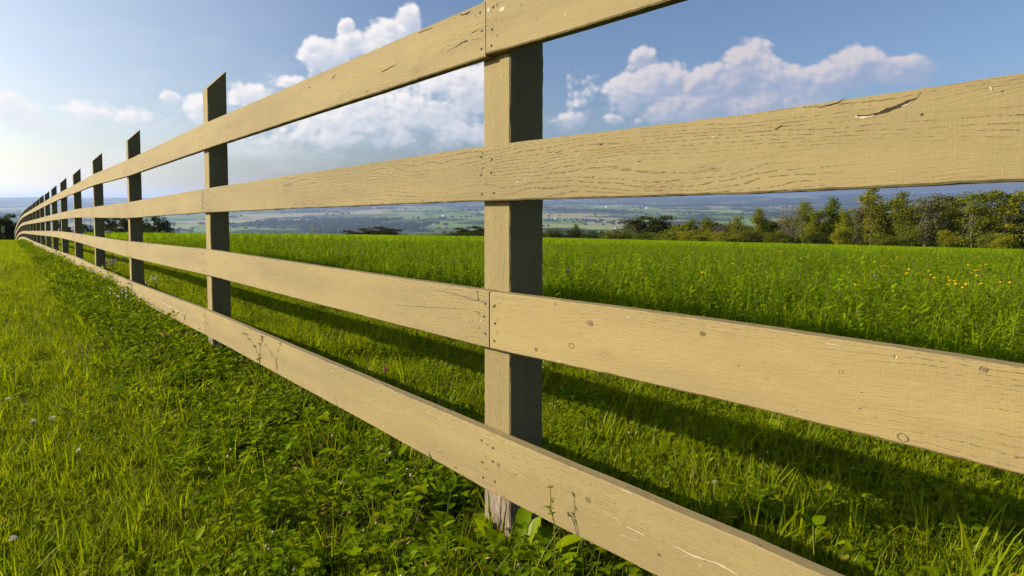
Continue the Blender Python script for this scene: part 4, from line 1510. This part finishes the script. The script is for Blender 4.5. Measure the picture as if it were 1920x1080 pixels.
YEL = [(1496, 478), (1488, 481), (1498, 486), (1502, 485), (1486, 484), (1465, 473), (1447, 463), (1511, 481), (1599, 484), (1597, 481), (1635, 514), (1653, 488),
       (1651, 499), (1683, 482), (1682, 486), (1705, 506), (1700, 514), (1684, 516), (1717, 467), (1726, 472), (1729, 467), (1737, 468), (1750, 471), (1751, 475), (1741, 509),
       (1722, 513), (1745, 516), (1752, 522), (1778, 521), (1781, 527), (1778, 534), (1793, 534), (1811, 535), (1812, 532), (1831, 518), (1828, 508), (1834, 507), (1822, 513),
       (1816, 498), (1815, 497), (1839, 499), (1885, 498), (1876, 530), (1894, 531), (1604, 535), (1317, 512), (1370, 481), (1374, 496), (1205, 523), (1409, 517), (1158, 480), (1712, 485),
       (1666, 468), (1770, 472), (1848, 497), (1840, 533), (1790, 528), (1805, 540), (1695, 478), (1640, 492)]
for i, (u, v) in enumerate(YEL):
    big = 0.010 + 0.007 * random.random()
    flower_thing('yellow_flower', 'small yellow wildflower standing in the tall meadow grass', 'flower', u, v, 0.47, yellow_flower(big), 'yellow wildflowers in the meadow')
for u, v in [(555, 465), (588, 468), (636, 477), (1063, 511), (1066, 508), (1012, 520), (850, 487), (1640, 520), (680, 478)]:
    flower_thing('purple_flower', 'small pale purple wildflower in the tall meadow grass', 'flower', u, v, 0.43, clover_flower(0.016, M_PURPLE, False), 'pale purple wildflowers in the meadow')


def umbel_plant(o, h):
    sb = Buf()
    fl = Buf()
    for k in range(3):
        a = k * 2.1 + 0.4
        tip = np.array([0.10 * math.cos(a), 0.10 * math.sin(a), h - 0.05 * (k > 0)])
        sb.stem([(0, 0, 0), (0.02 * math.cos(a), 0.02 * math.sin(a), h * 0.6), tip], 0.003, 0, 5, 0.0015)
        for j in range(26):
            r = 0.055 * math.sqrt((j + 0.5) / 26)
            ph = j * 2.4
            c = tip + np.array([r * math.cos(ph), r * math.sin(ph), 0.035 - 6 * r * r])
            sb.stem([tip, c], 0.0006, 0, 3)
            fl.blob(c, 0.011, 0.006, 0, 6, 3, 0.3)
    leafy_stems_src = sb
    obj('stem', sb.mesh('umbel_stem', [M_STEM]), o)
    obj('flower_head', fl.mesh('umbel_head', [M_WHITE]), o)


pw = np.array([*(P1 + FD * 8.6 - FN * 1.6), 0.0])
q = pix_ray(210, 431)
pos = q * (9.2 / q[1])
flower_thing('wildflower', 'white flat-headed wildflower standing in front of the dark trees left of the third post', 'flower', 0, 0, 0, umbel_plant, None, pos)


def daisy_spray(mat, nst, spread, hh, r):
    def f(o, h):
        sb = Buf()
        fl = Buf()
        for k in range(nst):
            a = random.uniform(0, 6.28)
            hk = h * random.uniform(0.55, 1.0)
            tip = np.array([spread * math.cos(a) * random.random(), spread * math.sin(a) * random.random(), hk])
            sb.stem([(0, 0, 0), tip * np.array([0.4, 0.4, 0.6]), tip], 0.0016, 0, 4, 0.0008)
            for j in range(4):
                t = random.uniform(0.3, 0.9)
                ph = random.uniform(0, 6.28)
                sb.leaf(tip * np.array([t * 0.7, t * 0.7, t]), (math.cos(ph), math.sin(ph), 0.5), (0, 0, 1), 0.035, 0.009)
            for j in range(3):
                c = tip + np.array([random.gauss(0, 0.02), random.gauss(0, 0.02), random.uniform(-0.02, 0.02)])
                fl.blob(c, r, r * 0.7, 0, 7, 4, 0.3)
        obj('stem', sb.mesh('spray_stem', [M_STEM]), o)
        obj('flower_head', fl.mesh('spray_head', [mat]), o)
    return f


def behind_fence(u, v, off):
    s, z = on_fence(u, v, -off)
    pp = P1 + FD * s - FN * off
    return np.array([pp[0], pp[1], z])


flower_thing('wildflower', 'spray of small white flowers behind the lowest board between the second and third posts', 'flower', 0, 0, 0,
             daisy_spray(M_WHITE, 6, 0.14, 0.4, 0.007), None, behind_fence(292, 504, 0.35))
flower_thing('wildflower', 'single white flower stem leaning over the lowest board right of the third post', 'flower', 0, 0, 0,
             daisy_spray(M_WHITE, 3, 0.05, 0.3, 0.010), None, behind_fence(260, 527, 0.12))
flower_thing('wildflower', 'purplish brown seeding wildflower clump behind the lowest board left of the third post', 'flower', 0, 0, 0,
             daisy_spray(M_PURPLE, 14, 0.22, 0.5, 0.011), None, behind_fence(205, 486, 0.45))
flower_thing('wildflower', 'whitish seeding flower heads in the weeds before the lowest board at the third post', 'flower', 0, 0, 0,
             daisy_spray(M_WHITE, 4, 0.10, 0.3, 0.007), None, behind_fence(232, 540, -0.16))


def sprig(pixels, off, label, leaf=0.010, mat=None):
    """slender weed whose stem is given by a few points, growing in front of a board"""
    pts = []
    for (u, v) in pixels:
        s, z = on_fence(u, v, RT + off)
        pp = P1 + FD * s + FN * (RT + off)
        pts.append(np.array([pp[0], pp[1], z]))
    base = pts[0].copy()
    base[2] = gz(base[0], base[1])
    o = empty('weed', tuple(base))
    tag(o, label, 'plant')
    loc = [np.zeros(3)] + [p - base for p in pts]
    sb = Buf()
    sb.stem(loc, 0.0012, 0, 5, 0.0007)
    obj('stem', sb.mesh('sprig_stem', [M_STEM]), o)
    lb = Buf()
    L = len(loc)
    for i in range(2, L):
        for k in range(4 if i < L - 1 else 7):
            ph = random.uniform(0, 6.28)
            t = random.random()
            q = loc[i] * (1 - 0.15 * t) + loc[i - 1] * 0.15 * t
            lb.leaf(q, (math.cos(ph), math.sin(ph), random.uniform(-0.2, 0.9)), (0, 0, 1), leaf * random.uniform(0.7, 1.2), leaf * 0.55, 0.2, 0)
    obj('leaf', lb.mesh('sprig_leaf', [mat or M_WEED]), o)


random.seed(31)
sprig([(1040, 985), (1035, 962), (1032, 952), (1033, 935), (1031, 912)], 0.035, 'thin weed casting its shadow on the lowest board right of the big post', 0.008)
sprig([(1040, 985), (1034, 960), (1028, 953), (1026, 950)], 0.032, 'short side weed beside the thin weed on the lowest board', 0.008)
sprig([(487, 690), (486, 670), (478, 650), (468, 636), (460, 626)], 0.05, 'dry yellowish weed leaning over the lowest board right of the second post', 0.016)
sprig([(488, 690), (487, 665), (489, 645), (494, 632)], 0.05, 'brown upright weed stalk before the lowest board right of the second post', 0.014, M_BROWNLEAF)


def rosette_thing(pos, n, l0, l1, wf, rise, label, toothed=True, mat=None, cat='plant', name='weed'):
    o = empty(name, tuple(pos))
    tag(o, label, cat)
    b = Buf()
    rosette(b, n, l0, l1, wf, rise, 0, toothed)
    obj('leaf', b.mesh('rosette_leaf', [mat or M_WEED]), o)
    return o


def front_pos(u, off):
    s, _ = on_fence(u, 900, RT + off)
    pp = P1 + FD * s + FN * (RT + off)
    return (pp[0], pp[1], gz(pp[0], pp[1]))


rosette_thing(front_pos(962, 0.03), 7, 0.11, 0.17, 0.26, (1.2, 3.0), 'upright dandelion with toothed leaves at the right foot of the big post')
rosette_thing(front_pos(985, 0.05), 5, 0.10, 0.15, 0.25, (0.8, 2.4), 'second upright dandelion with pale leaves right of the big post')
rosette_thing(front_pos(880, 0.06), 9, 0.09, 0.14, 0.28, (0.3, 1.2), 'spreading dandelion with toothed leaves at the left foot of the big post')
o = rosette_thing(front_pos(1206, 0.03), 3, 0.05, 0.07, 0.55, (0.8, 2.0), 'withered brown curled leaf under the lowest board at the bottom edge', False, M_BROWNLEAF, 'leaf', 'dry_leaf')


def seedling(u, v, off, label):
    s, z = on_fence(u, v, -off)
    pp = P1 + FD * s - FN * off
    z0 = gz(pp[0], pp[1])
    o = empty('weed', (pp[0], pp[1], z0))
    tag(o, label, 'plant')
    h = z - z0
    sb = Buf()
    sb.stem([(0.01, 0, 0), (0.006, 0, h * 0.5), (0, 0, h)], 0.0015, 0, 4)
    obj('stem', sb.mesh('seedling_stem', [M_STEM]), o)
    lb = Buf()
    for k in range(3):
        a = k * 2.1 + 0.3
        lb.leaf((0, 0, h), (math.cos(a), math.sin(a), 0.7), (0, 0, 1), 0.026, 0.022, 0.15, 0, 0.15, (0.1, 0.85, 1.0, 0.6, 0.0))
    obj('leaf', lb.mesh('seedling_leaf', [M_WEED]), o)


seedling(1525, 985, 0.16, 'three-leaved seedling in the shade just behind the lowest board at the lower right')


# the small sign at the left border
def sign():
    d = pix_ray(6, 437)
    d = d / d[1] * 34.0
    x, y = d[0], d[1]
    z0 = gz(x, y)
    zt = pix_ray(6, 424)[2] / pix_ray(6, 424)[1] * 34.0
    zb = pix_ray(6, 436)[2] / pix_ray(6, 436)[1] * 34.0
    o = empty('sign', (x, y, z0))
    tag(o, 'small pale sign board on a thin post before the dark tree at the left border', 'sign')

    def box(a, b):
        vs = [(p, q, r) for r in (a[2], b[2]) for p, q in ((a[0], a[1]), (b[0], a[1]), (b[0], b[1]), (a[0], b[1]))]
        return vs, [(0, 3, 2, 1), (4, 5, 6, 7), (0, 1, 5, 4), (1, 2, 6, 5), (2, 3, 7, 6), (3, 0, 4, 7)]
    vs, fs = box((-0.03, -0.03, -0.3), (0.03, 0.03, zt - z0 - 0.05))
    obj('post', mesh('sign_post', vs, fs, [M_TRUNK]), o)
    vs, fs = box((-0.075, -0.05, zb - z0), (0.075, -0.032, zt - z0))
    obj('board', mesh('sign_board', vs, fs, [M_PALE]), o)
    o.rotation_euler = (0, 0, 0.5)


sign()

# ------------------------------------------------------------------ air
HAZE = 7.2e-5


def haze():
    x, y0, y1, z0, z1 = 25000.0, -24500.0, 24800.0, -240.0, 190.0
    vs = [(p, q, r) for r in (z0, z1) for p, q in ((-x, y0), (x, y0), (x, y1), (-x, y1))]
    fs = [(0, 3, 2, 1), (4, 5, 6, 7), (0, 1, 5, 4), (1, 2, 6, 5), (2, 3, 7, 6), (3, 0, 4, 7)]
    m, g, out = material('haze')
    pv = g.n('ShaderNodeVolumePrincipled', {'Color': (0.44, 0.60, 1.0, 1), 'Density': HAZE, 'Anisotropy': 0.42})
    g.nt.links.new(pv.outputs[0], out.inputs['Volume'])
    o = obj('haze', mesh('haze', vs, fs, [m]))
    tag(o, 'pale blue haze filling the valley', 'haze', kind='stuff')


haze()


# ------------------------------------------------------------------ sky
def sky():
    w = bpy.data.worlds.new('World')
    SC.world = w
    w.use_nodes = True
    nt = w.node_tree
    nt.nodes.clear()
    g = G(nt)
    out = g.n('ShaderNodeOutputWorld')
    bg = g.n('ShaderNodeBackground')
    st = g.n('ShaderNodeTexSky', sky_type='NISHITA')
    st.sun_disc = False
    st.sun_elevation = SUN_EL
    st.sun_rotation = math.atan2(SUN.x, SUN.y)
    st.altitude = 300
    st.air_density = 1.0
    st.dust_density = 2.6
    st.ozone_density = 2.0

    # cloud cover as a function of direction (azimuth, elevation)
    ng = bpy.data.node_groups.new('cloud_cover', 'ShaderNodeTree')
    ng.interface.new_socket('Az', in_out='INPUT', socket_type='NodeSocketFloat')
    ng.interface.new_socket('El', in_out='INPUT', socket_type='NodeSocketFloat')
    for nm in ('Dense', 'Height', 'Detail'):
        ng.interface.new_socket(nm, in_out='OUTPUT', socket_type='NodeSocketFloat')
    c = G(ng)
    gi = c.n('NodeGroupInput')
    go = c.n('NodeGroupOutput')
    az, el = gi.outputs[0], gi.outputs[1]
    vec = c.xyz(az, c.m('MULTIPLY', el, 1.35))
    wn = c.n('ShaderNodeTexNoise', {'Vector': vec, 'Scale': 9.0, 'Detail': 2.0}, noise_dimensions='2D')
    off = c.n('ShaderNodeVectorMath', {0: wn.outputs['Color'], 1: (0.5, 0.5, 0.5)}, operation='SUBTRACT').outputs[0]
    off = c.n('ShaderNodeVectorMath', {0: off, 'Scale': 0.030}, operation='SCALE').outputs[0]
    vec = c.n('ShaderNodeVectorMath', {0: vec, 1: off}, operation='ADD').outputs[0]
    spv = c.n('ShaderNodeSeparateXYZ', {0: vec})
    wa, we = spv.outputs[0], c.m('DIVIDE', spv.outputs[1], 1.35)
    fb = c.noise(vec, 13.0, 7.0, 0.60, '2D')
    v1 = c.n('ShaderNodeTexVoronoi', {'Vector': vec, 'Scale': 30.0}, voronoi_dimensions='2D', feature='F1').outputs['Distance']
    v2 = c.n('ShaderNodeTexVoronoi', {'Vector': vec, 'Scale': 78.0}, voronoi_dimensions='2D', feature='F1').outputs['Distance']
    puff = c.m('SUBTRACT', 0.75, c.m('ADD', c.m('MULTIPLY', v1, 0.70), c.m('MULTIPLY', v2, 0.50)))
    detail = c.m('ADD', c.m('MULTIPLY', c.m('SUBTRACT', fb, 0.5), 1.5), c.m('MULTIPLY', c.m('SUBTRACT', puff, 0.3), 0.75))
    tot = num = den = None

    def dirof(u, v):
        d = pix_ray(u, v)
        return math.atan2(d[0], d[1]), math.atan2(d[2], math.hypot(d[0], d[1]))
    PUFFS = [  # pixel centre, half width, half height, weight
        (1395, 135, 52, 58, 1.05), (1450, 150, 70, 46, 0.95), (1330, 160, 70, 40, 0.95), (1610, 130, 62, 48, 1.05), (1690, 138, 62, 34, 0.95), (1540, 160, 70, 44, 0.95),
        (1245, 155, 62, 40, 0.75), (1200, 115, 26, 20, 0.55), (1190, 180, 60, 40, 0.8), (1300, 200, 130, 40, 0.8), (1480, 195, 150, 36, 0.75),
        (1090, 185, 56, 40, 0.30), (1060, 222, 46, 24, 0.45), (1155, 226, 20, 15, 0.8), (1202, 228, 13, 8, 0.6),
        (612, 108, 44, 36, 1.15), (652, 55, 15, 17, 0.9), (660, 90, 32, 28, 0.8), (712, 95, 42, 34, 1.05), (768, 42, 26, 34, 1.15), (750, 68, 50, 30, 1.0),
        (545, 156, 26, 14, 0.42), (880, 175, 70, 60, 0.75), (800, 210, 110, 50, 0.62), (620, 235, 80, 30, 0.62), (640, 262, 180, 22, 0.5), (880, 250, 90, 30, 0.6), (700, 215, 190, 60, 0.50), (560, 260, 130, 34, 0.42), (830, 160, 90, 50, 0.5),
        (1420, 212, 250, 34, 0.5),
        (24, 205, 50, 36, 0.72), (70, 235, 70, 26, 0.5), (180, 215, 70, 22, 0.44), (250, 225, 110, 24, 0.42), (308, 184, 22, 12, 0.72), (375, 210, 40, 34, 0.72), (470, 178, 44, 20, 0.5),
        (-80, 200, 90, 50, 0.6), (2050, 130, 80, 40, 0.7), (2200, 180, 120, 50, 0.8)]
    for (u, v, rw, rh, wt) in PUFFS:
        a0, e0 = dirof(u, v)
        a1, _ = dirof(u + rw, v)
        _, e1 = dirof(u, v - rh)
        sa, se = abs(a1 - a0) * 1.25, abs(e1 - e0) * 1.25
        dx = c.m('MULTIPLY', c.m('SUBTRACT', wa, a0), 1 / sa)
        dy = c.m('MULTIPLY', c.m('SUBTRACT', we, e0), 1 / se)
        q = c.m('SQRT', c.m('ADD', c.m('MULTIPLY', dx, dx), c.m('MULTIPLY', dy, dy)))
        f = c.m('MULTIPLY', c.m('SUBTRACT', 1.0, q), wt)
        f = c.m('MAXIMUM', f, -0.8)
        tot = f if tot is None else c.m('SMOOTH_MAX', tot, f, 0.12)
        ex = c.m('EXPONENT', c.m('MULTIPLY', f, 7.0))
        hh = c.m('MULTIPLY', ex, c.m('SUBTRACT', dy, c.m('MULTIPLY', dx, 0.40)))
        num = hh if num is None else c.m('ADD', num, hh)
        den = ex if den is None else c.m('ADD', den, ex)
    dens = c.m('ADD', c.m('MULTIPLY', c.m('SUBTRACT', tot, 0.045), 1.45), c.m('MULTIPLY', detail, 0.66))
    ng.links.new(dens, go.inputs[0])
    ng.links.new(c.m('DIVIDE', num, den), go.inputs[1])
    ng.links.new(detail, go.inputs[2])

    tc = g.n('ShaderNodeTexCoord').outputs['Generated']
    # clear-air blue plus the whitish glow of the hazy side the sun stands on
    dot = g.n('ShaderNodeVectorMath', {0: tc, 1: tuple(SUN)}, operation='DOT_PRODUCT').outputs['Value']
    tz = g.n('ShaderNodeSeparateXYZ', {0: tc}).outputs[2]
    glow = g.m('POWER', g.m('MAXIMUM', dot, 0.0), 2.5)
    glow = g.m('MULTIPLY', glow, g.m('ADD', 1.0, g.m('ADD', g.m('MULTIPLY', g.m('EXPONENT', g.m('MULTIPLY', tz, -9.0)), 1.75), g.m('MULTIPLY', g.m('EXPONENT', g.m('MULTIPLY', tz, -38.0)), 5.0))))
    glow = g.m('MULTIPLY', glow, g.m('GREATER_THAN', tz, -0.02))
    gcol = g.n('ShaderNodeVectorMath', {0: (6.8, 6.1, 4.1), 'Scale': glow}, operation='SCALE').outputs[0]
    skyc = g.mix(1.0, st.outputs[0], (1.13, 1.20, 1.37, 1), 'MULTIPLY')
    skyc = g.n('ShaderNodeVectorMath', {0: skyc, 1: gcol}, operation='ADD').outputs[0]
    sp = g.n('ShaderNodeSeparateXYZ', {0: tc})
    X, Y, Z = sp.outputs
    A = g.m('ARCTAN2', X, Y)
    hyp = g.m('SQRT', g.m('ADD', g.m('MULTIPLY', X, X), g.m('MULTIPLY', Y, Y)))
    E = g.m('ARCTAN2', Z, hyp)

    def cover(da, de):
        nd = nt.nodes.new('ShaderNodeGroup')
        nd.node_tree = ng
        nt.links.new(g.m('ADD', A, da), nd.inputs[0])
        nt.links.new(g.m('ADD', E, de), nd.inputs[1])
        return nd.outputs
    d0, hgt, det = cover(0.0, 0.0)[:3]
    det1 = cover(-0.007, 0.008)[2]
    alpha = g.ss(-0.05, g.m('SUBTRACT', 0.52, g.m('MULTIPLY', g.ss(-0.5, 0.6, hgt), 0.20)), d0)
    # sunny tops and left sides, shaded bases; billows shade one another
    lit = g.m('ADD', g.m('MULTIPLY', hgt, 0.75), g.m('MULTIPLY', g.m('SUBTRACT', det, det1), g.m('ADD', 0.30, g.m('MULTIPLY', g.ss(-0.5, 0.5, hgt), 0.55))))
    lit = g.m('ADD', lit, g.m('MULTIPLY', det, 0.10))
    lit = g.m('SUBTRACT', lit, g.m('MULTIPLY', g.ss(0.35, 1.0, d0), 0.12))
    lit = g.ss(-0.60, 0.55, lit)
    toward = g.ss(0.35, -0.18, A)           # clouds nearer the sun's side are brighter
    shade = g.mix(toward, (3.3, 3.9, 5.6, 1), (7.0, 7.2, 8.0, 1))
    bright = g.mix(toward, (6.7, 6.2, 6.5, 1), (9.4, 9.0, 8.8, 1))
    ccol = g.mix(lit, shade, bright)
    alpha = g.m('MULTIPLY', alpha, g.m('ADD', 0.58, g.m('MULTIPLY', lit, 0.36)))
    # thin veil of cloud low on the sunny side
    veiln = g.noise(g.xyz(A, g.m('MULTIPLY', E, 4.0)), 6.0, 5.0, 0.55)
    veil = g.m('MULTIPLY', g.ss(0.42, 0.75, veiln), g.m('MULTIPLY', g.ss(0.30, 0.06, E), g.ss(0.25, -0.5, A)))
    col = g.mix(g.m('MULTIPLY', veil, 0.5), skyc, (8.8, 8.7, 8.6, 1))
    col = g.mix(alpha, col, ccol)
    # clouds are only worked out for the part of the sky they fill
    bg2 = g.n('ShaderNodeBackground')
    nt.links.new(skyc, bg.inputs[0])
    nt.links.new(col, bg2.inputs[0])
    bg.inputs[1].default_value = SKY
    bg2.inputs[1].default_value = SKY
    zone = g.m('MULTIPLY', g.m('LESS_THAN', g.m('ABSOLUTE', A), 1.05), g.m('LESS_THAN', g.m('ABSOLUTE', g.m('SUBTRACT', E, 0.22)), 0.26))
    mx = g.n('ShaderNodeMixShader', {0: zone, 1: bg.outputs[0], 2: bg2.outputs[0]})
    nt.links.new(mx.outputs[0], out.inputs[0])
    w.cycles.sampling_method = 'MANUAL'
    w.cycles.sample_map_resolution = 512


sky()

# ------------------------------------------------------------------ sun, camera, output
sl = bpy.data.lights.new('sun', 'SUN')
sl.energy = 5.0
sl.angle = math.radians(0.6)
sl.color = (1.0, 0.87, 0.68)
so = bpy.data.objects.new('sun', sl)
COL.objects.link(so)
so.rotation_euler = SUN.to_track_quat('Z', 'Y').to_euler()

cam = bpy.data.cameras.new('camera')
co = bpy.data.objects.new('camera', cam)
COL.objects.link(co)
cam.sensor_width = 36.0
cam.lens = 36.0 * FPX / 1920.0
cam.shift_y = -108.0 / 1920.0
cam.clip_start = 0.02
cam.clip_end = 80000.0
co.location = (0, 0, 0)
co.rotation_euler = (math.radians(90) - PITCH, 0, 0)
SC.camera = co

SC.view_settings.view_transform = 'Standard'
SC.view_settings.look = 'None'
SC.view_settings.exposure = 1.0
SC.view_settings.gamma = 1.0
SC.render.engine = 'CYCLES'
SC.cycles.max_bounces = 6
SC.cycles.transmission_bounces = 3
SC.cycles.transparent_max_bounces = 4
SC.cycles.volume_bounces = 0
